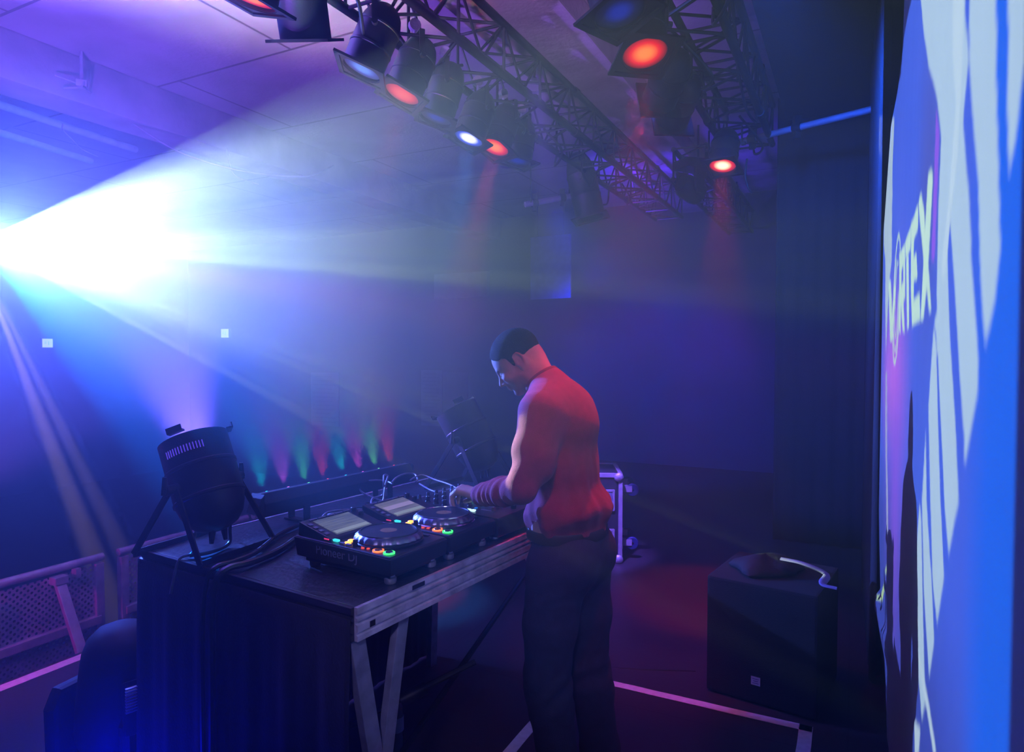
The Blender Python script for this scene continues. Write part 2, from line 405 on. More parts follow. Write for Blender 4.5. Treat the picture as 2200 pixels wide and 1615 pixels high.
    me = bpy.data.meshes.new('slide'); me.from_pydata(V.tolist(), [], F.tolist()); me.update()
    at = me.color_attributes.new('film', 'FLOAT_COLOR', 'POINT')
    rgba = np.concatenate([img.reshape(-1, 3), np.ones((ny*nx, 1))], 1).astype(np.float32).ravel()
    at.data.foreach_set('color', rgba)
    m = bpy.data.materials.new('colour_film'); m.use_nodes = True; nt = m.node_tree; nt.nodes.clear()
    ca = nt.nodes.new('ShaderNodeVertexColor'); ca.layer_name = 'film'; tr = nt.nodes.new('ShaderNodeBsdfTransparent'); out = nt.nodes.new('ShaderNodeOutputMaterial')
    nt.links.new(ca.outputs['Color'], tr.inputs['Color']); nt.links.new(tr.outputs[0], out.inputs['Surface'])
    me.materials.append(m)
    o = bpy.data.objects.new('slide', me); COL.objects.link(o); return o, (S0, S1, Z0, Z1, D, L)
pr = thing('video_projector', 'projector hung from the ceiling beyond the stage edge, source of the white beam', 'projector', PROJ)
pr.rotation_euler = (0, 0, math.atan2(NV.y, NV.x))
sl, (S0, S1, Z0, Z1, D_, L_s) = paint_slide(); sl.parent = pr
y0 = (S0-PS)*L_s/D_; y1 = (S1-PS)*L_s/D_; zz0 = (Z0-PZ)*L_s/D_; zz1 = (Z1-PZ)*L_s/D_
b = MB()      # lens hood: plate with a rectangular opening around the film
for (ya, yb, za, zb) in ((-.09, y0+.0005, -.07, .07), (y1-.0005, .09, -.07, .07), (y0, y1, zz1-.0005, .07), (y0, y1, -.07, zz0+.0005)):
    b.box((L_s+.004, (ya+yb)/2, (za+zb)/2), (.006, yb-ya, zb-za))
b.obj('lens_mask', BLACK, pr, smooth=False)
b = MB()
for (c_, s_) in (((-.10, 0, .085), (.42, .44, .01)), ((-.10, 0, -.085), (.42, .44, .01)), ((-.10, .215, 0), (.42, .01, .16)), ((-.10, -.215, 0), (.42, .01, .16)), ((-.305, 0, 0), (.01, .42, .16)), ((.105, .152, 0), (.01, .12, .16)), ((.105, -.152, 0), (.01, .12, .16))): b.box(c_, s_)
b.obj('housing', mat('projector_grey', (.25, .25, .26), .5), pr, smooth=False)
MB().tube([(-.1, 0, .09), (-.1, 0, CZ-PROJ.z)], .02, 10).obj('ceiling_pole', BLACK, pr)

# ------------------------------------------------------------------ haze
hz = MB().box(((-13+.88)/2, 4.1, (-.8+CZ)/2), (13.86, 11.3, CZ+.8-.02)).obj('haze', mat('tmp', (0, 0, 0)), smooth=False)
hz.matrix_world = NROT
m = bpy.data.materials.new('stage_haze'); m.use_nodes = True; nt = m.node_tree; nt.nodes.clear()
vs_ = nt.nodes.new('ShaderNodeVolumeScatter'); out = nt.nodes.new('ShaderNodeOutputMaterial')
vs_.inputs['Density'].default_value = .065; vs_.inputs['Anisotropy'].default_value = .78; vs_.inputs['Color'].default_value = (1, 1, 1, 1)
nt.links.new(vs_.outputs[0], out.inputs['Volume']); hz.data.materials.clear(); hz.data.materials.append(m)
tag(hz, 'thin theatrical haze filling the whole hall', 'haze', kind='stuff')

# ------------------------------------------------------------------ crowd barrier
def perforated():
    m = mat('perforated_sheet', (.46, .44, .50), .45, .6, .2, 8)
    nt = m.node_tree; b = nt.nodes['Principled BSDF']; tc = [x for x in nt.nodes if x.bl_idname == 'ShaderNodeTexCoord'][0]
    mp = nt.nodes.new('ShaderNodeMapping'); mp.inputs['Rotation'].default_value = (0, 0, R(45)); sx = nt.nodes.new('ShaderNodeSeparateXYZ'); cb = nt.nodes.new('ShaderNodeCombineXYZ')
    nt.links.new(tc.outputs['Object'], sx.inputs[0]); nt.links.new(sx.outputs['Y'], cb.inputs['X']); nt.links.new(sx.outputs['Z'], cb.inputs['Y'])
    nt.links.new(cb.outputs[0], mp.inputs['Vector'])
    vo = nt.nodes.new('ShaderNodeTexVoronoi'); vo.inputs['Scale'].default_value = 38; vo.inputs['Randomness'].default_value = 0.0; vo.voronoi_dimensions = '2D'
    nt.links.new(mp.outputs[0], vo.inputs['Vector'])
    lt = nt.nodes.new('ShaderNodeMath'); lt.operation = 'LESS_THAN'; lt.inputs[1].default_value = .30
    nt.links.new(vo.outputs['Distance'], lt.inputs[0])
    sb = nt.nodes.new('ShaderNodeMath'); sb.operation = 'SUBTRACT'; sb.inputs[0].default_value = 1; nt.links.new(lt.outputs[0], sb.inputs[1])
    nt.links.new(sb.outputs[0], b.inputs['Alpha'])
    return m
PERF = perforated()
BN = -4.17
def barrier(L):
    """local: x = towards the stage, y = along, z up; foot at z 0"""
    t = thing('crowd_barrier', '', 'barrier')
    MB().tube([(0, .02, 1.18), (0, L-.02, 1.18)], .024, 14).obj('top_rail', ALUD, t)
    MB().box((0, L/2, .56), (.003, L-.08, 1.16)).obj('perforated_panel', PERF, t, smooth=False)
    for yy in (.05, L-.05): MB().box((0, yy, .58), (.05, .05, 1.14)).obj('upright', ALUD, t, smooth=False, bevel=.004)
    MB().box((.012, L/2, .80), (.045, L-.1, .05)).obj('middle_rail', ALUD, t, smooth=False, bevel=.004)
    MB().box((.4, L/2, .012), (1.1, L-.04, .02)).obj('foot_plate', ALUD, t, smooth=False)
    b = MB().bar((.03, L*.72, 1.12), (.62, L*.72, .03), .055, .03, Vector((1, 0, 1))); b.box((.03, L*.72, 1.12), (.07, .075, .045)); b.obj('brace', ALUD, t, smooth=False, bevel=.004)
    MB().bar((.028, L*.36, .05), (.028, L*.36, 1.1), .02, .02).obj('stiffener', BLACK, t, smooth=False)
    b = MB().box((.03, L*.72+.10, 1.135), (.05, .03, .05)); b.obj('latch', ALUD, t, smooth=False)
    return t
bar0 = barrier(1.06)
units = [(1.5, 'crowd barrier section left of the dark gap in the handrail, lit magenta'), (2.62, 'crowd barrier section right of the gap in the handrail, ending behind the table corner'),
         (3.70, 'crowd barrier section seen through the legs of the round lamp on the table'), (4.78, 'crowd barrier section hidden mostly by the colour bar on the table'),
         (.4, 'crowd barrier section beyond the left edge of the view'), ]
for i, (s, lb) in enumerate(units):
    o = bar0 if i == 0 else clone(bar0)
    o.location = N(BN, s, -.8); o.rotation_euler = (0, 0, math.atan2(NV.y, NV.x)); o['label'] = lb; o['group'] = 'crowd barrier sections'
# ------------------------------------------------------------------ DJ table (stage deck on folding legs, black skirt)
tb = thing('stage_deck_table', 'black topped stage deck with grooved aluminium edge carrying the players and lamps', 'table', T(.0, 0, 0), (0, 0, math.atan2(UY, UX)))
TL = 1.58; TD = 1.0
MB().box((TL/2, TD/2, TZ-.012), (TL-.01, TD-.01, .022)).obj('tabletop', mat('scuffed_black_plywood', (.03, .035, .04), .30, 0, .5, 5, .25, 40), tb, smooth=False, bevel=.002)
def rail_profile(flip=1):
    # (outward, z) cross-section of the grooved deck edge
    return [(0, 0), (.012, 0), (.012, -.018), (.004, -.021), (.004, -.027), (.012, -.030), (.012, -.036), (.003, -.039), (.003, -.045), (.012, -.048), (.012, -.066), (.006, -.069), (.006, -.073), (.012, -.076), (.012, -.090), (-.02, -.090), (-.02, -.024), (0, -.024)]
P = [Vector((0, -a, TZ+b)) for a, b in rail_profile()]
RAILM = mat('worn_deck_aluminium', (.62, .58, .66), .5, .35, .35, 18, .25, 60)
MB().prism(P, (0, 0, 0), (TL, 0, 0)).obj('front_rail', RAILM, tb, smooth=False)
P = [Vector((-a, 0, TZ+b)) for a, b in rail_profile()]
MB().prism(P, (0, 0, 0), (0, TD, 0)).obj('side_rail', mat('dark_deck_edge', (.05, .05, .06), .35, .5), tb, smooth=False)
MB().prism([Vector((0, TD+a, TZ+b)) for a, b in rail_profile()], (0, 0, 0), (TL, 0, 0)).obj('rear_rail', RAILM, tb, smooth=False)
# legs: near one splits into a V of flat bars
LEGM = mat('zinc_leg', (.34, .36, .44), .5, .45, .25, 20, .15, 80)
b = MB(); b.bar((.02, .02, TZ-.09), (.105, .02, .44), .052, .026, Vector((0, 1, 0))); b.bar((.205, .02, TZ-.09), (.118, .02, .44), .044, .026, Vector((0, 1, 0)))
b.bar((.108, .02, .47), (.125, .02, .0), .066, .03, Vector((0, 1, 0))); b.obj('leg', LEGM, tb, smooth=False, bevel=.003)['label'] = 'grey V-shaped folding leg at the near corner'
b = MB(); b.bar((TL-.05, .03, TZ-.09), (TL-.09, .03, 0), .05, .03, Vector((0, 1, 0))); b.obj('leg', LEGM, tb, smooth=False)
b = MB(); b.bar((.05, TD-.05, TZ-.09), (.09, TD-.05, 0), .05, .03, Vector((0, 1, 0))); b.obj('leg', LEGM, tb, smooth=False)
b = MB(); b.bar((TL-.05, TD-.05, TZ-.09), (TL-.09, TD-.05, 0), .05, .03, Vector((0, 1, 0))); b.obj('leg', LEGM, tb, smooth=False)
b = MB(); b.tube([(.1, .85, .10), (.9, .25, .42)], .012, 10); b.tube([(.66, .43, .32), (.74, .37, .352)], .026, 14); b.obj('diagonal_brace', BLACK, tb)
b = MB(); b.tube([(.2, .3, .08), (1.7, .5, .5)], .012, 8); b.obj('cross_brace', TRUSSM, tb)
# skirt: black cloth along the near end and the audience side, with soft folds
def skirt():
    path = []
    for i in range(61): path.append((-.016, TD*(i/60)))
    for i in range(1, 121): path.append((TL*(i/120), TD+.016))
    zs = [TZ-.03-(TZ-.04)*j/26 for j in range(27)]; vs = []; fs = []
    for j, z in enumerate(zs):
        g = min(1, j/6)
        for i, (x, y) in enumerate(path):
            a = (.005*math.sin(i*.55)+.003*math.sin(i*1.3+1+.02*j))*g
            fl = .018*g*(j/26)
            if i < 61: vs.append((x-a-fl, y, z))
            else: vs.append((x, y+a+fl, z))
    W_ = len(path)
    for j in range(26):
        for i in range(W_-1): fs.append((j*W_+i, j*W_+i+1, (j+1)*W_+i+1, (j+1)*W_+i))
    b = MB(); b.add(vs, fs); o = b.obj('skirt', CLOTHB, tb)
    md = o.modifiers.new('thickness', 'SOLIDIFY'); md.thickness = .002
skirt()
MB().box((.035, .975, TZ+.0006), (.055, .03, .001)).obj('yellow_tape', mat('yellow_tape', (.75, .85, .12), .5), tb, smooth=False)
MB().box((.245, -.0125, TZ-.012), (.055, .001, .013)).obj('black_sticker', SATIN, tb, smooth=False)
MB().box((.055, -.0125, TZ-.058), (.02, .001, .016)).obj('black_sticker', SATIN, tb, smooth=False)

# ------------------------------------------------------------------ DJ players
def text_obj(name, body, size, m, parent, M, extrude=.0004):
    cu = bpy.data.curves.new(name, 'FONT'); cu.body = body; cu.size = size; cu.extrude = extrude; cu.align_x = 'CENTER'; cu.align_y = 'CENTER'
    tmp = bpy.data.objects.new(name, cu); COL.objects.link(tmp); bpy.context.view_layer.update()
    me = bpy.data.meshes.new_from_object(tmp.evaluated_get(bpy.context.evaluated_depsgraph_get())); bpy.data.objects.remove(tmp)
    me.materials.clear(); me.materials.append(m); o = bpy.data.objects.new(name, me); COL.objects.link(o); o.parent = parent; o.matrix_local = M; return o
PLAYM = mat('player_black', (.016, .017, .019), .34, 0, .08, 40, .08, 300)
LETTER = mat('grey_print', (.16, .16, .20), .5)
SCR1 = bpy.data.materials.new('player_display'); SCR1.use_nodes = True
def display_mat(name, c1, c2, st, scale):
    m = bpy.data.materials.new(name); m.use_nodes = True; nt = m.node_tree; b = nt.nodes['Principled BSDF']
    tc = nt.nodes.new('ShaderNodeTexCoord'); mp = nt.nodes.new('ShaderNodeMapping'); mp.inputs['Scale'].default_value = scale
    wv = nt.nodes.new('ShaderNodeTexNoise'); wv.inputs['Scale'].default_value = 1.0; wv.inputs['Detail'].default_value = 6
    nt.links.new(tc.outputs['Object'], mp.inputs[0]); nt.links.new(mp.outputs[0], wv.inputs['Vector'])
    rp = nt.nodes.new('ShaderNodeValToRGB'); rp.color_ramp.elements[0].position = .42; rp.color_ramp.elements[1].position = .56
    rp.color_ramp.elements[0].color = (*c1, 1); rp.color_ramp.elements[1].color = (*c2, 1)
    nt.links.new(wv.outputs['Fac'], rp.inputs['Fac']); nt.links.new(rp.outputs['Color'], b.inputs['Emission Color'])
    b.inputs['Emission Strength'].default_value = st; b.inputs['Base Color'].default_value = (.02, .02, .03, 1); b.inputs['Roughness'].default_value = .6; b.inputs['Specular IOR Level'].default_value = .1
    return m
DISP1 = display_mat('waveform_display', (.12, .15, .24), (.26, .29, .36), .5, (10, 240, 240))
DISP2 = display_mat('bright_waveform_display', (.16, .16, .26), (.32, .30, .38), .5, (10, 260, 260))
WAVE = glow('waveform_strip', (.42, .50, .42), .45); WAVE2 = glow('waveform_band', (.52, .42, .56), .45)
ORANGE = glow('orange_led', (1, .42, .06), 2.4); GREENR = glow('green_led', (.05, 1, .15), 2.2); REDR = glow('orange_ring_led', (1, .18, .04), 2.0)
TEAL = glow('teal_led', (.05, .75, .75), 1.2); PINK = glow('pink_led', (.9, .05, .18), .9); WHITEL = glow('white_led', (.8, .85, 1), 1.6)
REDD = glow('red_led', (1, .10, .04), .8)
JOGRIM = mat('jog_rim_chrome', (.75, .75, .8), .16, 1, .05); JOGTOP = mat('jog_top', (.02, .022, .024), .38, .2, .2, 60, .1, 200)
JOGDISP = glow('jog_centre_display', (.20, .12, .10), .28)
def player(disp, jogrim_bright):
    """local: x along u (0..W), y = depth away from the DJ (0..Dp), z up, feet at 0"""
    W_, Dp, H = .262, .40, .088
    t = thing('media_player', '', 'media player')
    b = MB(); f = .022
    b.hexa([(.004, .0, f+.012), (W_-.004, 0, f+.012), (W_-.004, Dp-.01, f+.012), (.004, Dp-.01, f+.012), (0, -.002, H-.006), (W_, -.002, H-.006), (W_, Dp, H+.004), (0, Dp, H+.004)])
    b.hexa([(.002, 0, H-.006), (W_-.002, 0, H-.006), (W_-.002, Dp, H+.004), (.002, Dp, H+.004), (.006, .004, H), (W_-.006, .004, H), (W_-.006, Dp-.004, H+.008), (.006, Dp-.004, H+.008)])
    b.box((W_/2, Dp/2+.0, f+.004), (W_-.05, Dp-.05, .022))
    b.obj('body', PLAYM, t, smooth=False, bevel=.003)
    for x in (.04, W_-.04):
        for y in (.035, Dp-.05):
            MB().lathe([(.0, 0), (.016, 0), (.018, .004), (.018, .016), (.014, .02), (.014, f+.014), (0, f+.014)], 16, Matrix.Translation((x, y, 0))).obj('foot', ALU if y < .1 else RUBBER, t)
    # raised display unit, tilted towards the DJ
    zt = H+.008; y0, y1 = .245, .395
    p = [(.012, y0, zt-.004), (W_-.012, y0, zt-.004), (W_-.012, y1, zt-.004), (.012, y1, zt-.004), (.014, y0+.004, zt+.006), (W_-.014, y0+.004, zt+.006), (W_-.014, y1-.004, zt+.040), (.014, y1-.004, zt+.040)]
    du = MB().hexa(p).obj('display_housing', PLAYM, t, smooth=False, bevel=.003)
    sl = math.atan2(.034, y1-y0-.008)
    def ontilt(x, k, h=.0012):  # k 0..1 along the slope
        yy = y0+.004+(y1-y0-.008)*k; return Vector((x, yy, zt+.006+.034*k+h))
    def tiltbox(name, x0, x1, k0, k1, m, th=.0016, par=t):
        a = [ontilt(x0, k0, -.001), ontilt(x1, k0, -.001), ontilt(x1, k1, -.001), ontilt(x0, k1, -.001)]
        u = [v+Vector((0, -math.sin(sl), math.cos(sl)))*(th+.001) for v in a]
        return MB().hexa(a+u).obj(name, m, par, smooth=False)
    tiltbox('display', .052, W_-.060, .10, .86, disp)
    tiltbox('waveform', .056, W_-.064, .14, .26, WAVE, .0021)
    if jogrim_bright: tiltbox('waveform', .056, W_-.064, .44, .62, WAVE2, .0021)
    for k in range(4): tiltbox('button', .020, .034, .2+.17*k, .28+.17*k, LETTER, .003)
    for k in range(5): tiltbox('button', .045+.036*k, .074+.036*k, .91, .95, LETTER, .003)
    for y in (.62, .86): MB().lathe([(0, 0), (.009, 0), (.009, .011), (.007, .013), (0, .013)], 16, Matrix.Translation(ontilt(W_-.034, y, 0))).obj('knob', SATIN, t)
    # jog wheel
    jc = Vector((W_/2+.004, .128, H+.002)); q = [(.0, 0), (.103, 0), (.104, .004)]
    MB().lathe([(.088, 0), (.106, 0), (.107, .005), (.104, .008), (.09, .008)], 48, Matrix.Translation(jc)).obj('jog_base_ring', JOGRIM if jogrim_bright else PLAYM, t)
    ribs = MB(); n = 96; prof = [(.101, .006), (.104, .012), (.101, .020), (.092, .028)]
    o_ = len(ribs.v)
    for r, z in prof:
        for k in range(n):
            a = 2*PI*k/n; rr = r*(1+(.016 if (k % 4) < 2 else -.016)*(0 if r < .095 else 1)); ribs.v.append(jc+Vector((rr*math.cos(a), rr*math.sin(a), z)))
    for i in range(3):
        for k in range(n): ribs.f.append([i*n+k, i*n+(k+1) % n, (i+1)*n+(k+1) % n, (i+1)*n+k])
    jg = ribs.obj('jog_wheel', mat('jog_side', (.26, .26, .34), .38, .9, .1), t)
    MB().lathe([(.092, .028), (.0905, .031), (.085, .0315), (.084, .029)], 64, Matrix.Translation(jc)).obj('jog_rim', JOGRIM if jogrim_bright else SATIN, jg)
    MB().lathe([(.085, .0295), (.03, .0300), (.029, .0300), (0, .0300)], 64, Matrix.Translation(jc)).obj('jog_plate', JOGTOP, jg)
    MB().lathe([(.026, .0304), (.0, .0306)], 40, Matrix.Translation(jc)).obj('jog_display', JOGDISP, jg)
    # play and cue buttons, loop and hot buttons
    def ring(x, y, m, nm):
        o = MB().lathe([(.0125, 0), (.017, .0), (.017, .004), (.0125, .004)], 28, Matrix.Translation((x, y, H+.0015))).obj(nm, m, t)
        MB().lathe([(0, .006), (.0105, .006), (.012, .004), (.012, 0)], 24, Matrix.Translation((x, y, H+.0015))).obj('button_cap', CHROME, o)
    ring(.030, .030, GREENR, 'play_button'); ring(.030, .072, REDR, 'cue_button')
    for (x, y) in ((.026, .108), (.037, .118), (.022, .126), (.033, .136)): MB().lathe([(0, .003), (.0045, .003), (.0055, 0)], 12, Matrix.Translation((x, y, H+.003))).obj('small_button', REDD, t)
    for (x, y) in ((.030, .196), (.053, .205)): MB().lathe([(0, .005), (.009, .005), (.0105, .003), (.0105, 0)], 20, Matrix.Translation((x, y, H+.005))).obj('loop_button', ORANGE, t)
    MB().box((.018, .268, H+.011), (.010, .022, .006)).obj('hot_cue_button', PINK, t, smooth=False)
    MB().box((.024, .238, H+.010), (.010, .022, .006)).obj('hot_cue_button', TEAL, t, smooth=False)
    for (x, y) in ((.018, .205), (.016, .178), (.036, .170)): MB().box((x, y, H+.007), (.010, .018, .005)).obj('hot_cue_button', LETTER, t, smooth=False)
    MB().box((.026, .160, H+.012), (.010, .012, .022)).obj('lever_switch', SATIN, t, smooth=False, bevel=.002)
    b = MB().box((W_-.028, .10, H+.003), (.008, .10, .003)); b.obj('fader_slot', SATIN, t, smooth=False)
    MB().box((W_-.028, .10, H+.010), (.020, .014, .012)).obj('tempo_fader', SATIN, t, smooth=False, bevel=.002)
    for y in (.21, .225): MB().box((.045, y+.09, H+.012), (.006, .004, .001)).obj('white_print', WHITEP, t, smooth=False)
    # lettering on the side facing the viewer
    Mx = Matrix.Translation((.0012, .215, .066)) @ Matrix.Rotation(R(-90), 4, 'Z') @ Matrix.Rotation(R(90), 4, 'X')
    text_obj('lettering', 'Pioneer DJ', .040, LETTER, t, Mx)
    return t
tilt = math.atan2(UY, UX)
p1 = player(DISP1, False); p1.location = T(.150, .012, TZ+.0005); p1.rotation_euler = (0, 0, tilt)
p1['label'] = 'nearest black media player with dark matte jog wheel and grey display'; p1['group'] = 'DJ players on the table'
p2 = player(DISP2, True); p2.location = T(.425, .012, TZ+.0005); p2.rotation_euler = (0, 0, tilt)
p2['label'] = 'black media player next to the mixer, shining jog wheel rim, bright display'; p2['group'] = 'DJ players on the table'

# ------------------------------------------------------------------ mixer
def mixer():
    W_, Dp, H = .31, .40, .10
    t = thing('dj_mixer', 'black DJ mixer crowded with knobs under the hand of the person', 'mixer', T(.70, .012, TZ+.0005), (0, 0, tilt))
    b = MB().hexa([(.004, 0, .016), (W_-.004, 0, .016), (W_-.004, Dp, .016), (.004, Dp, .016), (0, 0, H-.014), (W_, 0, H-.014), (W_, Dp, H+.004), (0, Dp, H+.004)])
    b.obj('body', PLAYM, t, smooth=False, bevel=.003)
    for x in (.04, W_-.04):
        for y in (.04, Dp-.04): MB().lathe([(0, 0), (.016, 0), (.018, .004), (.015, .017), (0, .017)], 14, Matrix.Translation((x, y, 0))).obj('foot', ALU if y < .1 else RUBBER, t)
    def zt(y): return H-.014+.018*y/Dp
    kb = [SATIN, mat('mixer_knob_grey', (.12, .12, .14), .35), mat('mixer_knob_blue', (.03, .12, .35), .4)]
    nk = 0
    for i in range(6):
        for j in range(6):
            x = .028+.051*i; y = .375-.040*j; r = .0085 if j else .0075
            o = MB().lathe([(r*1.25, 0), (r*1.2, .003), (r*.9, .006), (r*.85, .019), (r*.7, .021), (0, .021)], 16, Matrix.Translation((x, y, zt(y)))).obj('knob', kb[(i*5+j) % 3 if (i+j) % 4 == 0 else 0], t)
            if j in (1, 3): MB().box((x, y-r*.5, zt(y)+.0215), (.0014, r, .001)).obj('pointer', WHITEP, o, smooth=False)
    for i in range(4):
        x = .068+.051*i; MB().box((x, .085, zt(.085)+.001), (.004, .075, .001)).obj('fader_slot', LETTER, t, smooth=False)
        MB().box((x, .06+.02*i, zt(.08)+.010), (.016, .011, .016)).obj('fader_cap', kb[1], t, smooth=False, bevel=.002)
    MB().box((.15, .026, zt(.03)+.008), (.011, .018, .014)).obj('crossfader_cap', SATIN, t, smooth=False, bevel=.002)
    for k in range(4): MB().box((.020+.012*(k % 2), .118+.020*(k//2)+.006*(k % 2), zt(.12)+.003), (.0085, .014, .004)).obj('lit_pad', glow('cyan_white_led', (.55, .9, 1), 1.6), t, smooth=False)
    for k in range(5): MB().box((.062+.05*k, .135, zt(.13)+.003), (.012, .008, .004)).obj('pad', glow('blue_led', (.02, .2, .8), .6), t, smooth=False)
    MB().box((.235, .30, zt(.3)+.002), (.05, .04, .003)).obj('small_display', glow('dim_green_display', (.02, .16, .10), .5), t, smooth=False)
    for k in range(6): MB().box((.142, .17+.012*k, zt(.2)+.002), (.004, .007, .002)).obj('level_light', GREENR if k < 4 else REDD, t, smooth=False)
    return t
mixer()
# small effects box beyond the mixer
fx = thing('effects_unit', 'low black effects box beside the mixer, tucked under the sleeve of the person', 'effects unit', T(1.03, .03, TZ+.0005), (0, 0, tilt))
MB().box((.13, .15, .035), (.25, .29, .055)).obj('body', PLAYM, fx, smooth=False, bevel=.004)
for i in range(4):
    for j in range(2): MB().lathe([(.012, 0), (.011, .004), (.009, .018), (0, .019)], 14, Matrix.Translation((.04+.055*i, .21-.06*j, .0625))).obj('knob', SATIN, fx)
for i in range(5): MB().box((.035+.045*i, .06, .066), (.028, .028, .007)).obj('pad', LETTER if i else REDD, fx, smooth=False)
for x in (.03, .22):
    for y in (.03, .26): MB().lathe([(0, 0), (.01, 0), (.01, .009), (0, .009)], 10, Matrix.Translation((x, y, 0))).obj('foot', RUBBER, fx)

# ------------------------------------------------------------------ headphones + cables on the table
def headphones():
    t = thing('headphones', 'black headphones lying among cables behind the players', 'headphones', T(.55, .56, TZ+.05))
    t.rotation_euler = (0, 0, tilt)
    arc = [Vector((.0+.085*math.cos(a), .0, .085*math.sin(a)*1.1)) for a in [PI*k/18 for k in range(19)]]
    Mr = Matrix.Rotation(R(62), 4, 'X') @ Matrix.Rotation(R(20), 4, 'Y')
    b = MB()
    for a, c in zip(arc[:-1], arc[1:]): pass
    b.tube([Mr @ p for p in arc], .016, 10, flat=.45); b.obj('headband', SATIN, t)
    for sx in (-1, 1):
        M = Mr @ Matrix.Translation((sx*.088, 0, -.03)) @ Matrix.Rotation(R(90), 4, 'Y')
        o = MB().lathe([(0, -.020), (.032, -.020), (.040, -.010), (.041, .006), (.034, .016), (.030, .02), (0, .022)], 28, M).obj('ear_cup', SATIN, t)
        MB().lathe([(.018, -.022), (.038, -.024), (.042, -.014), (.038, -.010)], 28, M @ Matrix.Scale(sx, 4, (0, 0, 1))).obj('ear_pad', RUBBER, o)
        MB().lathe([(0, .0235), (.022, .0225), (.026, .020)], 28, M).obj('cup_badge', ALU, o)
    return t
headphones()
def cable(pts, r, m, label, n=10, name='cable', cat='cable', group='cables lying on the table'):
    o = MB().tube(curve_pts(pts, n), r, 8).obj(name, m); return tag(o, label, cat, group)
def TP(u, v, h): return T(u, v, TZ+h)
def TPX(px, py, depth): return PX(px, py, depth)
# the big loops standing up behind the second player (followed by eye, at their own distance)
D1 = 2.75
cable([PX(798, 1100, 2.62), PX(797, 1075, 2.68), PX(812, 1068, 2.75), PX(822, 1062, D1), PX(823, 1035, D1), PX(824, 1022, 2.8), PX(832, 1024, 2.82), PX(826, 1045, 2.75), PX(822, 1075, 2.7), PX(812, 1092, 2.66), PX(800, 1101, 2.62)], .0042, CABLEW, 'pale looped cable standing upright behind the second player')
cable([PX(843, 1088, 2.64), PX(825, 1080, 2.7), PX(800, 1070, 2.78), PX(778, 1060, 2.85), PX(770, 1049, 2.9), PX(780, 1037, 2.92), PX(800, 1033, 2.95), PX(825, 1034, 2.95), PX(842, 1040, 2.9)], .004, CABLEW, 'pale cable making a wide loop left of the headphones')
cable([PX(840, 1038, 2.9), PX(852, 1026, 2.95), PX(872, 1018, 3.0), PX(890, 1020, 3.0), PX(896, 1030, 2.95), PX(892, 1037, 2.9)], .004, CABLEW, 'pale cable arching above the headphones')
cable([PX(880, 1033, 2.9), PX(893, 1025, 2.95), PX(908, 1022, 3.0), PX(935, 1032, 2.95), PX(965, 1042, 2.85), PX(990, 1056, 2.75)], .0036, CABLEW, 'thin pale cable running from the headphones towards the hand')
cable([PX(900, 1040, 2.85), PX(920, 1052, 2.8), PX(938, 1058, 2.75), PX(955, 1055, 2.75), PX(972, 1052, 2.75), PX(990, 1056, 2.72)], .0038, CABLEW, 'pale cable curving behind the mixer knobs')
cable([PX(896, 1073, 2.7), PX(905, 1069, 2.72), PX(915, 1070, 2.7), PX(922, 1080, 2.66)], .003, CABLEW, 'short pale cable arc in front of the headphones')
cable([TP(.18, .42, .05), PX(690, 1112, 2.25), PX(710, 1101, 2.35), PX(745, 1097, 2.45), PX(783, 1099, 2.52), TP(.52, .43, .06)], .0038, CABLEW, 'grey cable arching from the nearest player to the next')
cable([PX(690, 1117, 2.3), PX(722, 1115, 2.4), PX(750, 1100, 2.45), PX(765, 1112, 2.45)], .003, CABLEW, 'thin dark cable crossing behind the nearest player')
rr = random.Random(3)
for k in range(7):
    u0 = .48+.05*k; pts = [TP(u0+rr.uniform(-.05, .05), .45+rr.uniform(0, .05), .012)]
    for j in range(4): pts.append(TP(u0+rr.uniform(-.12, .22), .52+rr.uniform(-.04, .18), .01+rr.uniform(0, .05)))
    pts.append(TP(u0+rr.uniform(.05, .3), .50+rr.uniform(0, .1), .008))
    cable(pts, .0032, CABLE, 'black cable tangled in the heap around the headphones', 8, group='black cables in the heap around the headphones')
# thick multicore over the near end of the table
cable([TP(.62, .78, .012), TP(.40, .66, .012), TP(.22, .56, .012), TP(.08, .52, .013), TP(.0, .53, .012), T(-.035, .54, TZ-.02), T(-.045, .545, TZ-.12), T(-.045, .55, TZ-.4), T(-.05, .55, .3)], .011, CABLE, 'thick black cable crossing the table and hanging over its near edge')
cable([TP(.55, .80, .010), TP(.34, .72, .010), TP(.15, .60, .012), TP(.05, .575, .012), TP(-.005, .58, .010), T(-.033, .59, TZ-.03), T(-.042, .60, TZ-.2), T(-.045, .6, .35)], .008, CABLE, 'black cable beside the thick one, hanging down the skirt')
cable([TP(.20, .80, .12), TP(.19, .79, .05), TP(.17, .77, .010), TP(.08, .74, .008), TP(.02, .76, .009)], .006, CABLE, 'black cable dropping from the nearest round lamp to the table')
cable([TP(.10, .83, .20), TP(.085, .81, .13), TP(.06, .79, .06), TP(.035, .77, .012), TP(-.01, .77, .0), T(-.04, .77, TZ-.1)], .0045, CABLEW, 'pale cable shining under the nearest round lamp')
cable([TP(.45, .68, .008), TP(.62, .66, .01), TP(.8, .70, .012), TP(1.0, .66, .01), TP(1.3, .62, .01)], .006, CABLE, 'black cable lying along the middle of the table')

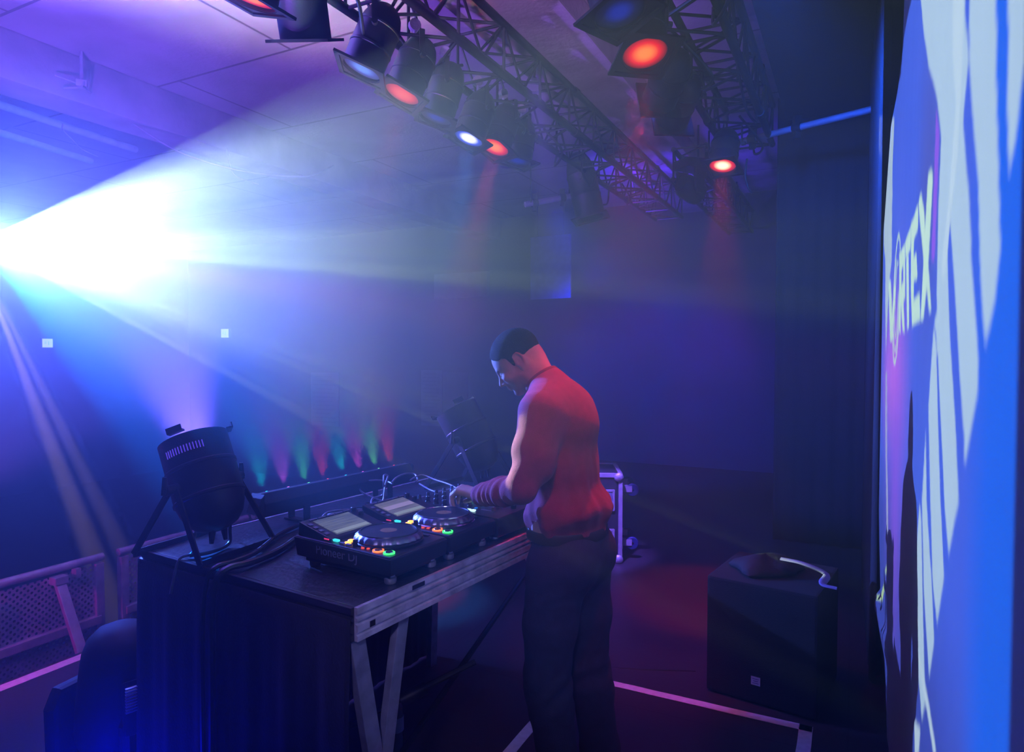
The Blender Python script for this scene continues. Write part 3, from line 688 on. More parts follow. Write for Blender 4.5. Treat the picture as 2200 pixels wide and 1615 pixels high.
# ------------------------------------------------------------------ lamps
def par_can(t, D=.21, L=.30, square=True, rear='round', lens=None):
    """body along +z: mouth at z=0 looking -z; returns nothing, fills thing t"""
    r = D/2
    prof = [(r*.93, .0), (r, .0), (r, L*.30), (r*1.03, L*.31), (r*1.03, L*.335), (r, L*.345), (r, L*.62), (r*1.03, L*.63), (r*1.03, L*.655), (r*.985, L*.665), (r*.92, L*.76), (r*.80, L*.86), (r*.60, L*.94), (r*.34, L*.985), (0, L)]
    MB().lathe(prof, 40).obj('body', BLACK, t)
    MB().lathe([(r*.93, 0), (r*.93, L*.3)], 40).obj('inner_tube', SATIN, t)
    if square:
        q = r*1.22; b = MB()
        for a in range(4):
            Mz = Matrix.Rotation(a*PI/2, 4, 'Z'); o = len(b.v)
            b2 = MB().box((q-.012, 0, -.006), (.024, 2*q, .012)); b.add([Mz @ v for v in b2.v], b2.f)
        n = 32; ring = MB().lathe([(r*.98, -.006), (q*1.0, -.006)], 4)
        # flat plate with a round hole
        vs = []; fs = []
        for k in range(n):
            a = 2*PI*k/n; c, s_ = math.cos(a), math.sin(a); m_ = q/max(abs(c), abs(s_)); vs += [(r*.97*c, r*.97*s_, -.004), (m_*c, m_*s_, -.004), (r*.97*c, r*.97*s_, .0), (m_*c, m_*s_, .0)]
        for k in range(n):
            i, j = 4*k, 4*((k+1) % n); fs += [(i, i+1, j+1, j), (i+2, j+2, j+3, i+3), (i, j, j+2, i+2)]
        b.add(vs, fs); b.obj('gel_frame', BLACK, t, smooth=False)
    else:
        for a in range(3):
            an = a*2*PI/3+.4; x, y = math.cos(an), math.sin(an); Mz = Matrix.Rotation(an, 4, 'Z')
            b = MB().box((r+.008, 0, -.008), (.022, .05, .006)).box((r+.018, 0, -.016), (.004, .05, .02)); b.xf(Mz); b.obj('gel_clip', BLACK, t, smooth=False)
    if lens is not None:
        z = .012
        o = MB().lathe([(0, -.004), (r*.5, -.003), (r*.92, 0)], 40).obj('lens', lens, t); o.location = (0, 0, z)
def yoke(t, D, L, rot=0.0, arm=.2, z=None, floor=False):
    r = D/2; zc = L*.5 if z is None else z; q = r+.022
    b = MB(); u = Vector((0, math.sin(rot), math.cos(rot)))
    b.bar(Vector((-q, 0, zc)), Vector((-q, 0, zc))+u*arm, .005, .03, Vector((0, 1, 0))); b.bar(Vector((q, 0, zc)), Vector((q, 0, zc))+u*arm, .005, .03, Vector((0, 1, 0)))
    b.bar(Vector((-q, 0, zc))+u*arm, Vector((q, 0, zc))+u*arm, .03, .005, u)
    b.obj('yoke', BLACK, t, smooth=False)
    for sx in (-1, 1):
        M = Matrix.Translation((sx*q, 0, zc)) @ Matrix.Rotation(R(90)*sx, 4, 'Y')
        MB().lathe([(0, 0), (.016, 0), (.018, .006), (.018, .02), (.012, .026), (0, .027)], 14, M).obj('tilt_knob', SATIN, t)
    return u
LR = lens_glow('red_gel_glass', (1, .20, .03), (1, .0, .01), 1.5, 1.0, .105)
LRH = lens_glow('hot_red_gel_glass', (1, .75, .45), (1, .02, .03), 2.4, 1.2, .105)
LRD = lens_glow('dim_red_gel_glass', (1, .07, .04), (1, .0, .015), 1.1, .7, .105)
LB = lens_glow('blue_gel_glass', (.12, .30, 1), (.02, .06, .8), 1.0, .5, .105)
LBH = lens_glow('hot_blue_gel_glass', (.9, .9, 1), (.06, .12, 1), 2.2, .9, .105)
LBD = lens_glow('dim_blue_gel_glass', (.003, .02, .45), (.002, .006, .10), .7, .5, .105)
def truss_lamp(loc, aim, lens, label, D=.20, L=.34, chord_z=3.3, group='parcans hanging in rows from the trusses', name='parcan_lamp', clip=None):
    """mouth centre at loc, shining along aim"""
    t = thing(name, label, 'stage lamp', loc, None, group)
    q = (-Vector(aim)).normalized().to_track_quat('Z', 'Y'); t.rotation_euler = q.to_euler()
    par_can(t, D, L, True, lens=lens)
    # hanging yoke and clamp straight up to the truss tube
    up = q.inverted() @ Vector((0, 0, 1)); zc = L*.55; cpt = Vector((0, 0, zc)); top = up*max(.10, (chord_z-.03-(Vector(loc)+q @ cpt).z))
    side = Vector((1, 0, 0)); side = (side - up*side.dot(up)).normalized(); r = D/2+.02
    b = MB(); h = min(.20, top.length*.8) if top.length > .15 else top.length
    ku = up*max(.135, h)
    b.bar(cpt+side*r, cpt+side*r+ku, .005, .028, side.cross(up)); b.bar(cpt-side*r, cpt-side*r+ku, .005, .028, side.cross(up)); b.bar(cpt-side*r+ku, cpt+side*r+ku, .028, .005, up)
    b.obj('yoke', BLACK, t, smooth=False)
    b = MB(); b.tube([cpt+ku, cpt+ku+up*.05], .008, 8); cc = cpt+ku+up*.07
    b.tube([cc+side*(-.015)+up*0, cc+side*.015], .032, 12); b.obj('hook_clamp', ALUD, t)
    for sx in (-1, 1):
        b = MB().tube([cpt+side*sx*r, cpt+side*sx*(r+.025)], .014, 10); b.obj('tilt_knob', SATIN, t)
    return t
def SP(px, py, z):     # a point at height z seen in that direction
    d = FPX*(z-CAMZ)/(HOR-py); return PX(px, py, d)
AIMA = (NV*-.10 + SV*-.34 + Vector((0, 0, -1))) 
truss_lamp(SP(548, 16, 3.0), NV*-.30+Vector((0, 0, -1)), LR, 'red lit parcan at the top edge of the view, nearest of the row', L=.36)
truss_lamp(SP(664, 94, 3.0), SV*.43+NV*-.20+Vector((0, 0, -1)), LBD, 'large blue tinted parcan with an unlit mouth, second of the row', D=.215, L=.46)
truss_lamp(SP(781, 160, 3.0), AIMA+NV*-.25+SV*.1, LB, 'parcan with a small blue glow, between the unlit one and a red one')
truss_lamp(SP(866, 212, 3.0), AIMA+NV*-.15, LRD, 'parcan glowing red in the middle of the left row')
truss_lamp(SP(938, 262, 3.0), AIMA+NV*-.15+SV*.15, LBD, 'dark unlit parcan between the middle red one and the bright blue one')
truss_lamp(SP(1007, 305, 3.0), AIMA+NV*-.1, LBH, 'parcan with a white hot blue glow beside a red one')
truss_lamp(SP(1063, 323, 3.0), AIMA+NV*-.05+SV*-.1, LR, 'red parcan partly covered by the bright blue one, end of the lit row')
truss_lamp(SP(1112, 352, 3.02), AIMA+SV*.2, LBD, 'dark unlit parcan closing the left row', L=.32)
truss_lamp(SP(1328, 42, 3.0), NV*.25+SV*-.1+Vector((0, 0, -1)), LBD, 'parcan with a deep blue glow, high above the person', D=.22)
truss_lamp(SP(1382, 128, 3.0), NV*.2+SV*-.25+Vector((0, 0, -1)), LR, 'large round red parcan glowing above the person', D=.22)
truss_lamp(SP(1440, 262, 3.06), NV*-.55+SV*.9+Vector((0, 0, -.5)), LRD, 'parcan turned away, showing only a thin red edge of its glass', D=.20)
truss_lamp(SP(1412, 222, 3.1), NV*-.6+SV*.85+Vector((0, 0, -.45)), LBD, 'parcan turned away, showing a pale slit of its rim', D=.20)
truss_lamp(SP(1548, 362, 3.0), SV*-.35+NV*-.05+Vector((0, 0, -1)), LRH, 'small white hot red lamp at the far end of the right truss', D=.20, L=.30)
spot('red_parcan_light', SP(866, 218, 2.97), SP(866, 218, 2.97)+Vector((-.35, -.05, -1.4)), (1, .04, .03), 260, 26, .6)
spot('blue_parcan_light', SP(1007, 312, 2.97), SP(1007, 312, 2.97)+Vector((-.22, .1, -1.6)), (.04, .30, 1), 900, 24, .6)
spot('red_parcan_light', SP(1063, 330, 2.97), SP(1063, 330, 2.97)+Vector((-.5, .1, -1.9)), (1, .03, .10), 900, 24, .6)
spot('red_parcan_light', SP(1548, 370, 2.97), SP(1548, 370, 2.97)+Vector((-.1, -.25, -2)), (1, .03, .04), 420, 30, .6)
spot('red_parcan_light', SP(1382, 134, 2.95), SP(1382, 134, 2.95)+Vector((.1, .5, -2)), (1, .03, .10), 90, 34, .6)

# ------------------------------------------------------------------ trusses
def truss(n0, n1, z0, z1, s0, s1, label, name='lighting_truss'):
    t = thing(name, label, 'truss', N((n0+n1)/2, s0, z0), (0, 0, math.atan2(NV.y, NV.x)))
    w_ = (n1-n0)/2; h = z1-z0; L = s1-s0
    for x in (-w_, w_):
        for z in (0, h): MB().tube([(x, 0, z), (x, L, z)], .024, 12).obj('chord', TRUSSM, t)
    k = int(L/.25); b = MB()
    for i in range(k):
        a, c = L*i/k, L*(i+1)/k
        for f in ((lambda y, e: (-w_ if e else w_, y, 0)), (lambda y, e: (-w_ if e else w_, y, h)), (lambda y, e: (-w_, y, 0 if e else h)), (lambda y, e: (w_, y, 0 if e else h))):
            b.tube([f(a, i % 2), f(c, (i+1) % 2)], .009, 6)
    for i in range(0, k+1, 2):
        y = L*i/k
        for p, q in (((-w_, y, 0), (w_, y, 0)), ((-w_, y, h), (w_, y, h)), ((-w_, y, 0), (-w_, y, h)), ((w_, y, 0), (w_, y, h))): b.tube([p, q], .009, 6)
    b.obj('lattice', TRUSSM, t)
    y = L*.12
    while y < L:
        MB().tube([(0, y, h), (0, y, CZ-z0)], .010, 8).obj('hanging_rod', TRUSSM, t); y += L*.38
    for k2, y in enumerate([L*.2, L*.55, L*.85]):
        for z in (0, h):
            for x in (-w_, w_): MB().tube([(x, y-.03, z), (x, y+.03, z)], .031, 10).obj('coupler', TRUSSM, t)
    return t
truss(-2.20, -1.88, 3.30, 3.60, .5, 8.2, 'long black box truss carrying the left row of lamps beside the concrete beam')
truss(-.95, -.60, 3.30, 3.60, .6, 5.7, 'black box truss at right carrying the large red and blue lamps')
truss(-1.55, -1.25, 3.30, 3.58, 6.4, 9.6, 'far black box truss crossing the violet ceiling near the back wall')
def tubebar(name, a, b_, r, m, label, cat='pipe', clamps=()):
    t = thing(name, label, cat, a); d = Vector(b_)-Vector(a)
    MB().tube([(0, 0, 0), d], r, 14).obj('tube', m, t)
    for k in clamps:
        p = d*k; dn = d.normalized(); sd = dn.cross(Vector((0, 0, 1))).normalized()
        MB().tube([p-dn*.03, p+dn*.03], r+.014, 12).box(p+Vector((0, 0, r+.03)), (.05, .05, .06)).box(p-Vector((0, 0, r+.03)), (.04, .04, .05)).obj('clamp', BLACK, t)
    return t
PIPEM = mat('grey_steel_pipe', (.45, .45, .52), .5, .3)
tubebar('hanging_pipe', SP(1575, 312, 3.3), SP(1870, 240, 3.3), .024, PIPEM, 'pale steel pipe reaching from the right truss to the dark drape', clamps=(.14, .48))
tubebar('ceiling_batten', SP(-60, 208, 3.5), SP(300, 326, 3.5), .030, mat('pale_green_batten', (.45, .62, .58), .5), 'pale green lit batten under the ceiling at left, upper of two', 'batten')
tubebar('ceiling_batten', SP(-60, 268, 3.3), SP(205, 350, 3.3), .026, mat('pale_green_batten', (.45, .62, .58), .5), 'pale green lit batten under the ceiling at left, lower of two', 'batten')
tubebar('ceiling_conduit', SP(-60, 120, 3.72), SP(190, 200, 3.72), .014, PIPEM, 'thin conduit running along the dark side of the ceiling beam', 'conduit', (.5,))
spot('green_batten_fill', SP(-60, 250, 2.8)+Vector((-.3, 0, 0)), SP(120, 275, 3.4), (.25, 1, .7), 34, 26, .9)  # added spot that brightens the battens, no fixture behind it
def wire(pts, r, label, name='hanging_cable', m=CABLEW, n=12, group=None):
    return tag(MB().tube(curve_pts(pts, n), r, 6).obj(name, m), label, 'cable', group)
wire([SP(188, 192, 3.62), PX(240, 232, 5.6), PX(300, 275, 5.6), PX(380, 325, 5.7), PX(450, 352, 5.8), PX(520, 370, 5.9), PX(600, 381, 6.1), PX(670, 381, 6.3), SP(720, 360, 3.5)], .008, 'pale cable drooping from the ceiling junction across the beam of light')
wire([SP(145, 272, 3.49), PX(146, 285, 5.5), PX(165, 305, 5.5), PX(185, 325, 5.6), PX(220, 342, 5.7)], .005, 'thin cable hanging under the pale green battens')
wire([SP(488, 292, 3.895), PX(495, 335, 6.2), PX(500, 360, 6.2), PX(512, 382, 6.2), PX(560, 400, 6.3)], .006, 'thin cable hanging in the light beam under the ceiling')
jb = thing('junction_box', 'small ceiling junction where the drooping cable starts', 'junction box', SP(188, 188, 3.66), (0, 0, .4))
MB().box((0, 0, 0), (.07, .06, .05)).obj('box', PIPEM, jb, smooth=False, bevel=.008); MB().tube([(0, 0, .03), (0, 0, CZ-3.66)], .012, 8).obj('stem', PIPEM, jb)
MB().tube([(-.03, 0, 0), (-.16, -.05, .02)], .007, 8).tube([(-.03, .03, -.02), (-.12, .0, -.05)], .008, 8).obj('connector', PIPEM, jb)
rr = random.Random(11)
for k in range(9):       # black cable runs tied along the left truss
    s0 = 1.6+k*.62; n0 = rr.uniform(-2.2, -1.9)
    pts = [N(n0, s0, 3.36), N(n0-rr.uniform(-.1, .15), s0+.14, 3.30-rr.uniform(.02, .16)), N(n0-.05, s0+.33, 3.28-rr.uniform(.05, .2)), N(n0-rr.uniform(0, .12), s0+.55, 3.34), N(n0, s0+.75, 3.42)]
    wire(pts, .009, 'black cable sagging between lamps under the left truss', m=CABLE, group='cable runs under the left truss')
for k in range(5):
    s0 = 2.1+k*.75; n0 = rr.uniform(-.95, -.65)
    pts = [N(n0, s0, 3.36), N(n0+rr.uniform(-.1, .2), s0+.2, 3.22-rr.uniform(0, .12)), N(n0+.05, s0+.45, 3.20), N(n0, s0+.7, 3.40)]
    wire(pts, .009, 'black cable sagging under the right truss', m=CABLE, group='cable runs under the right truss')
wire([PX(1600, 345, 5.0), PX(1597, 380, 5.0), PX(1603, 405, 5.0), PX(1612, 418, 5.0)], .007, 'black cable curving in front of the violet ceiling patch beside the far red lamp', m=CABLE)
# tall can hanging at the far end of the left truss, and a moving head
t = truss_lamp(SP(1268, 470, 2.90), NV*.22+SV*.05+Vector((0, 0, -1)), None, 'long dark spotlight tube hanging below the far part of the truss', D=.27, L=.62, group=None, name='profile_spotlight')
def moving_head(t, sc=1.0, glow_m=None):
    """standing base at z=0, arms, head tilted; x forward"""
    MB().box((0, 0, .06*sc), (.36*sc, .30*sc, .12*sc)).obj('base', SATIN, t, smooth=False, bevel=.012*sc)
    for sy in (-1, 1):
        b = MB().prism([(x*sc, 0, z*sc) for x, z in ((-.09, .12), (.09, .12), (.075, .40), (.03, .47), (-.03, .47), (-.075, .40))], (0, sy*.150*sc, 0), (0, sy*.195*sc, 0)); b.obj('arm', SATIN, t, smooth=False, bevel=.01*sc)
    return t
mh = thing('moving_head_lamp', 'dark moving head with two bright glints in its lens, hanging by the far ceiling', 'moving head', SP(1480, 350, 3.3), (PI, 0, .5))
moving_head(mh, .62)
M = Matrix.Translation((0, 0, .24)) @ Matrix.Rotation(R(70), 4, 'Y')
hd = MB().lathe([(0, -.12), (.07, -.115), (.10, -.07), (.105, .05), (.095, .10), (.08, .105)], 28, M).obj('head', SATIN, mh)
MB().lathe([(0, .098), (.08, .10)], 28, M).obj('lens', mat('lens_glass', (.02, .02, .03), .05, 0, .02, coat=1), hd)
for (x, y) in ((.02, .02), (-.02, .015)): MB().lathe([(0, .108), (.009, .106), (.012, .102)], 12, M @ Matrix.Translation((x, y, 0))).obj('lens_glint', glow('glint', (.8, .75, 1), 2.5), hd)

# ------------------------------------------------------------------ standing round lamps on the table
def floor_par(label, loc, aim, lens, D, L, legdir, splay=.16, pz=.2, group='round lamps standing on the table'):
    t = thing('uplight_parcan', label, 'stage lamp', loc, None, group)
    a = Vector(aim).normalized(); pivot = Vector((0, 0, pz))
    q = (-a).to_track_quat('Z', 'Y'); base = thing('tmp', '', 'tmp'); par_can(base, D, L, False, lens=lens)
    M = Matrix.Translation(pivot) @ q.to_matrix().to_4x4() @ Matrix.Translation((0, 0, -L*.48))
    for ch in list(base.children):
        if ch.name.startswith('lens'): ch.location.z = L*.64
        ml_ = ch.matrix_basis.copy() if not ch.name.startswith('lens') else Matrix.Translation((0, 0, L*.64))
        ch.parent = t; ch.matrix_local = M @ ml_
    bpy.data.objects.remove(base)
    ld = Vector(legdir).normalized(); side = ld.cross(Vector((0, 0, 1))).normalized(); r = D/2+.016
    for i, sx in enumerate((-1, 1)):
        kp = pivot+side*sx*r
        b = MB().tube([pivot+side*sx*(r-.02), kp+side*sx*.03], .017, 12); b.tube([kp+side*sx*.03+Vector((0, 0, -.012)), kp+side*sx*.03+Vector((0, 0, .045))], [.012, .007], 8); b.obj('tilt_knob', SATIN, t)
        for k in (-1, 1):
            foot = Vector((kp.x, kp.y, .004))+side*sx*.03+ld*k*splay
            b = MB().bar(kp+ld*k*.012, foot, .022, .006, side); b.obj('leg', BLACK, t, smooth=False, bevel=.001)
    for k in (-1, 1):
        b = MB().bar(Vector((0, 0, .006))-side*(r+.03)+ld*k*splay, Vector((0, 0, .006))+side*(r+.03)+ld*k*splay, .006, .024); b.obj('foot_bar', BLACK, t, smooth=False)
    back = pivot-a*L*.42
    for k, off in enumerate((-.02, .03)):
        b = MB().tube([back+side*off, back+side*off+Vector((0, 0, -.035)), back+side*off*1.2+Vector((0, 0, -.07))], [.011, .011, .007], 10); b.obj('plug', RUBBER, t)
    b = MB(); v = M.inverted().to_3x3() @ Vector((-.05, -1, 0)); a0 = math.atan2(v.y, v.x)
    for k in range(14):
        an = a0+(k-7)*.085-.15; c_ = Vector((math.cos(an), math.sin(an), 0))*(D/2+.0012)
        b.tube([M @ (c_+Vector((0, 0, L*.12))), M @ (c_+Vector((0, 0, L*.12+.024)))], .0018, 4)
    if lens is not None: b.obj('vent_slots', glow('violet_leak', (.12, .06, .75), .9), t)
    return t
VIO = lens_glow('violet_lens', (.55, .35, 1), (.3, .15, 1), 4, 3, .11)
l1 = T(.12, .82, TZ)
floor_par('nearest round black lamp on the table, throwing a violet beam upwards', l1, (-.42, .28, 1), VIO, .225, .33, VV_*1.0+UV_*-.15, .15, .225)
spot('violet_uplight', l1+Vector((.006, -.004, .21)), l1+Vector((-.40, .29, 1.20)), (.17, .10, 1), 15000, 46, .9, .02)
l2 = T(1.45, .66, TZ)
floor_par('far round black lamp on the table, tilted towards the upper left behind the arm', l2, (-.55, .2, 1), None, .215, .34, VV_, .17, .25)

# ------------------------------------------------------------------ LED colour bar
lb = thing('led_colour_bar', 'long black light bar along the audience side of the table, red and green glow above', 'light bar', T(.33, .86, TZ), (0, 0, tilt))
LBL = .90; zb = .055
b = MB().prism([(0, -.035, zb), (0, .035, zb), (0, .040, zb+.05), (0, .012, zb+.085), (0, -.012, zb+.085), (0, -.040, zb+.05)], (.03, 0, 0), (LBL-.03, 0, 0)); b.obj('housing', BLACK, lb, smooth=False, bevel=.003)
for x in (0, LBL):
    sgn = 1 if x == 0 else -1
    MB().hexa([(x+.03*sgn, -.036, zb), (x+.03*sgn, .036, zb), (x+.0, .03, zb+.018), (x+.0, -.03, zb+.018), (x+.03*sgn, -.036, zb+.085), (x+.03*sgn, .036, zb+.085), (x+.02*sgn, .03, zb+.07), (x+.02*sgn, -.03, zb+.07)]).obj('end_cap', BLACK, lb, smooth=False)
for x in (.22, LBL-.2):
    MB().box((x, 0, .004), (.035, .14, .006)).box((x, -.045, .035), (.03, .005, .065)).box((x, .045, .035), (.03, .005, .065)).obj('bracket', BLACK, lb, smooth=False)
cols = [(.0, .75, 1), (.75, .15, 1), (.1, 1, .3), (1, .05, .05), (0, .8, .9), (.9, .1, .7), (.2, 1, .2), (1, .03, .05)]
for i, c_ in enumerate(cols):
    x = .09+(LBL-.18)*i/7
    MB().lathe([(0, .004), (.014, .003), (.016, 0)], 16, Matrix.Translation((x, .034, zb+.068)) @ Matrix.Rotation(R(-60), 4, 'X')).obj('led_cell', glow('bar_led_%d' % i, c_, 6), lb)
    p = T(.33+x, .86+.052, TZ+zb+.09)
    spot('bar_cell_light', p, p+VV_*.35+Vector((0, 0, 1))+UV_*.12, c_, 300, 50, .9, .012)

# ------------------------------------------------------------------ black wash head on the stage floor, lower left
mf = thing('floor_moving_head', 'dark moving head lamp on the floor left of the skirted table, glowing blue', 'moving head', PX(250, 762+FPX*1.64/2.46, 2.46), (0, 0, 1.25))
MATTE = mat('matte_black_casting', (.012, .012, .014), .7, 0, .2, 30)
bs = MB().box((0, 0, .09), (.36, .40, .18)); bs.obj('base', MATTE, mf, smooth=False, bevel=.03)
for sy in (-1, 1):
    b = MB().prism([(x, 0, z) for x, z in ((-.15, .15), (.15, .15), (.155, .36), (.12, .43), (-.12, .43), (-.155, .36))], (0, sy*.150, 0), (0, sy*.205, 0)); b.obj('arm', MATTE, mf, smooth=False, bevel=.02)
M = Matrix.Translation((0, 0, .42)) @ Matrix.Rotation(R(6), 4, 'Y')
hd = MB().lathe([(0, .225), (.045, .222), (.09, .205), (.122, .17), (.138, .12), (.143, .05), (.145, -.05), (.143, -.15), (.13, -.20), (.11, -.205)], 40, M).obj('head', MATTE, mf)
MB().lathe([(0, -.19), (.115, -.192)], 36, M).obj('lens', glow('blue_lens', (.0, .01, 1), 3), hd)
b = MB()
for k in range(9): b.bar(PX(256, 1545-6.6*k, 2.22), PX(326, 1518-6.0*k, 2.28), .012, .0028)
o = b.obj('cooling_grille', mat('grille_chrome', (.75, .75, .8), .4, .3), mf, smooth=False); bpy.context.view_layer.update(); o.matrix_parent_inverse = mf.matrix_world.inverted()
o = MB().hexa([PX(250, 1600, 2.24), PX(330, 1575, 2.30), PX(330, 1575, 2.50), PX(250, 1600, 2.46), PX(248, 1478, 2.24), PX(330, 1455, 2.30), PX(330, 1455, 2.50), PX(248, 1478, 2.46)]).obj('fan_housing', MATTE, mf, smooth=False, bevel=.01); o.matrix_parent_inverse = mf.matrix_world.inverted()
ml = Vector(mf.location)
spot('floor_head_light', ml+Vector((.02, -.32, .30)), ml+Vector((.05, -.55, 0)), (.0, .004, 1), 60, 150, .8, .05)
d = bpy.data.lights.new('blue_spill', 'POINT'); d.color = (0, .002, 1); d.energy = 16; d.shadow_soft_size = .2
o = bpy.data.objects.new('blue_spill', d); COL.objects.link(o); o.location = ml+Vector((.06, -.36, .12))

# ------------------------------------------------------------------ exit signs, wall notices, panel
def exit_sign(px, py, s_plane, w_, h, label):
    X = (px-1100)/FPX; d = (s_plane)/(.4543*X+.8909); p = PX(px, py, d)
    t = thing('exit_sign', label, 'exit sign', p, (0, 0, math.atan2(NV.y, NV.x)), 'lit exit signs on the far wall')
    MB().box((0, .03, 0), (w_+.02, .06, h+.02)).obj('housing', WHITEP, t, smooth=False, bevel=.005)
    MB().box((0, -.003, 0), (w_, .006, h)).obj('lit_face', glow('exit_sign_white', (.75, 1, .85), 1.3), t, smooth=False)
    b = MB().box((.1*w_, -.0065, -.0*h), (.08*w_, .002, .5*h)).box((-.22*w_, -.0065, 0), (.18*w_, .002, .10*h)).box((-.2*w_, -.0065, .12*h), (.05*w_, .002, .36*h)); b.obj('symbol', glow('exit_green', (.25, .8, .5), .9), t, smooth=False)
    return t
exit_sign(484, 716, 9.84, .215, .17, 'lit exit sign on the far wall above the round lamp')
es = exit_sign(103, 737, 9.84, .17, .15, 'small lit exit sign far away at left, in the white haze')
es.location = PX(103, 737, 12.05); es.rotation_euler = (0, 0, math.atan2(NV.y, NV.x)+R(90))
def wall_flat(name, x0, y0, x1, y1, m, label, cat, lines=0, s_plane=9.88, th=.012, group=None):
    X = ((x0+x1)/2-1100)/FPX; d = s_plane/(.4543*X+.8909)
    a = PX(x0, y0, 1); X0 = (x0-1100)/FPX; X1 = (x1-1100)/FPX
    pa = PX(x0, (y0+y1)/2, s_plane/(.4543*X0+.8909)); pb = PX(x1, (y0+y1)/2, s_plane/(.4543*X1+.8909))
    w_ = (Vector((pb.x, pb.y, 0))-Vector((pa.x, pa.y, 0))).length; zc = CAMZ-((y0+y1)/2-HOR)/FPX*d; h = (y1-y0)/FPX*d
    c_ = (pa+pb)/2; t = thing(name, label, cat, (c_.x, c_.y, zc), (0, 0, math.atan2(NV.y, NV.x)), group)
    MB().box((0, 0, 0), (w_, th, h)).obj('sheet', m, t, smooth=False)
    if lines:
        b = MB()
        for k in range(lines): b.box((-.03*w_, -th/2-.002, h*(.5-(k+1)/(lines+1))), (w_*(.8 if k % 3 else .6), .002, h*.25/lines))
        b.obj('printed_rows', mat('printed_rows', (.10, .10, .16), .7), t, smooth=False)
    return t
PAPER = mat('wall_paper_sheet', (.18, .18, .23), .8)
wall_flat('wall_notice', 905, 795, 950, 915, PAPER, 'pale notice with printed rows on the far wall behind the far round lamp', 'poster', 14)
wall_flat('wall_notice', 668, 800, 728, 915, PAPER, 'faint notice with rows on the far wall in the middle of the haze', 'poster', 12)
wall_flat('wall_notice', 952, 800, 1005, 918, mat('wall_dark_sheet', (.1, .1, .13), .8), 'darker sheet beside the pale notice on the far wall', 'poster')
wall_flat('wall_cabinet', 940, 588, 1052, 640, mat('cabinet_grey', (.2, .19, .24), .6), 'low grey cabinet high on the far wall left of the head of the person', 'cabinet', th=.2)
HP = wall_flat('banner', 1140, 508, 1226, 642, mat('pale_blue_panel', (.22, .24, .5), .6), 'pale blue rectangular panel hanging above the head of the person', 'panel', s_plane=8.6, th=.02)
MB().tube([(-.2, 0, .35), (-.2, 0, 1.2)], .006, 6).tube([(.2, 0, .35), (.2, 0, 1.2)], .006, 6).obj('suspension_wire', CABLE, HP)
tubebar('hanging_pipe', PX(1128, 442, 7.0), PX(1226, 424, 7.2), .03, PIPEM, 'blue lit pipe hanging below the ceiling above the pale panel', clamps=(.2, .8))
wire([PX(1140, 440, 7.0), PX(1140, 330, 7.0)], .008, 'drop wire at one end of the blue lit hanging pipe', m=CABLE, n=2)
wire([PX(1222, 425, 7.2), PX(1222, 330, 7.2)], .008, 'drop wire at the end of the blue lit pipe next to the dark spotlight tube', m=CABLE, n=2)

# ------------------------------------------------------------------ masking drapes at right
DRAPEM = mat('faded_black_drape', (.026, .027, .034), .95, 0, .15, 20, .3, 120)
def drape(name, pts, z0, z1, label, amp=.03, m=DRAPEM):
    P = curve_pts(pts, 30) if len(pts) > 2 else [Vector(pts[0])+(Vector(pts[1])-Vector(pts[0]))*k/80 for k in range(81)]
    vs = []; fs = []; K = 14
    for j in range(K+1):
        z = z0+(z1-z0)*j/K
        for i, p in enumerate(P):
            d = (P[min(i+1, len(P)-1)]-P[max(0, i-1)]).normalized(); nn = Vector((-d.y, d.x, 0)); g = amp*math.sin(i*.8+.05*j)*(1-.2*j/K)
            vs.append(Vector((p.x, p.y, z))+nn*g)
    W_ = len(P)
    for j in range(K):
        for i in range(W_-1): fs.append((j*W_+i, j*W_+i+1, (j+1)*W_+i+1, (j+1)*W_+i))
    o = MB().add(vs, fs).obj(name, m); md = o.modifiers.new('thickness', 'SOLIDIFY'); md.thickness = .003
    return tag(o, label, 'curtain')
drape('masking_drape', [N(.12, 3.74), N(.10, 5.5)], .01, 3.86, 'black masking curtain hanging just past the far edge of the white cloth')
drape('masking_drape', [N(.85, 6.3), N(-.62, 6.3)], .01, 3.86, 'black curtain closing the far right corner of the stage', .012)
t = nbox('ceiling_dark_sheet', -.55, .86, .2, 6.3, 3.66, 3.68, CLOTHB); tag(t, 'added black sheet keeping the ceiling dark above the right truss', 'curtain')  # sheet added so light bounced off the cloth leaves this ceiling dark

# ------------------------------------------------------------------ flight case on its side with castors
fc = thing('flight_case', 'black flight case with pale metal edges lying on its side, castors facing right', 'flight case', PX(1234, 762+FPX*1.64/5.25, 5.25), (0, 0, -.06))
cw, cd, ch = .76, .55, .71
MB().box((0, cd/2, ch/2), (cw-.02, cd-.02, ch-.02)).obj('shell', mat('case_laminate', (.02, .02, .03), .4), fc, smooth=False)
b = MB(); e = .032
for x in (-1, 1):
    for z in (0, 1):
        b.box((x*(cw/2-e/2), cd/2, ch*z+(e/2 if z == 0 else -e/2)), (e, cd, e))
    for y in (0, 1): b.box((x*(cw/2-e/2), y*cd+(e/2 if y == 0 else -e/2), ch/2), (e, e, ch))
for z in (0, 1):
    for y in (0, 1): b.box((0, y*cd+(e/2 if y == 0 else -e/2), ch*z+(e/2 if z == 0 else -e/2)), (cw, e, e))
b.obj('edge_trim', ALUD, fc, smooth=False, bevel=.003)
for x in (-1, 1):
    for z in (.03, ch-.03): MB().lathe([(0, .035), (.022, .03), (.035, .012), (.038, 0)], 14, Matrix.Translation((x*(cw/2-.03), -.002, z)) @ Matrix.Rotation(R(90), 4, 'X') @ Matrix.Scale(.5, 4, (0, 0, 1))).obj('ball_corner', ALUD, fc)
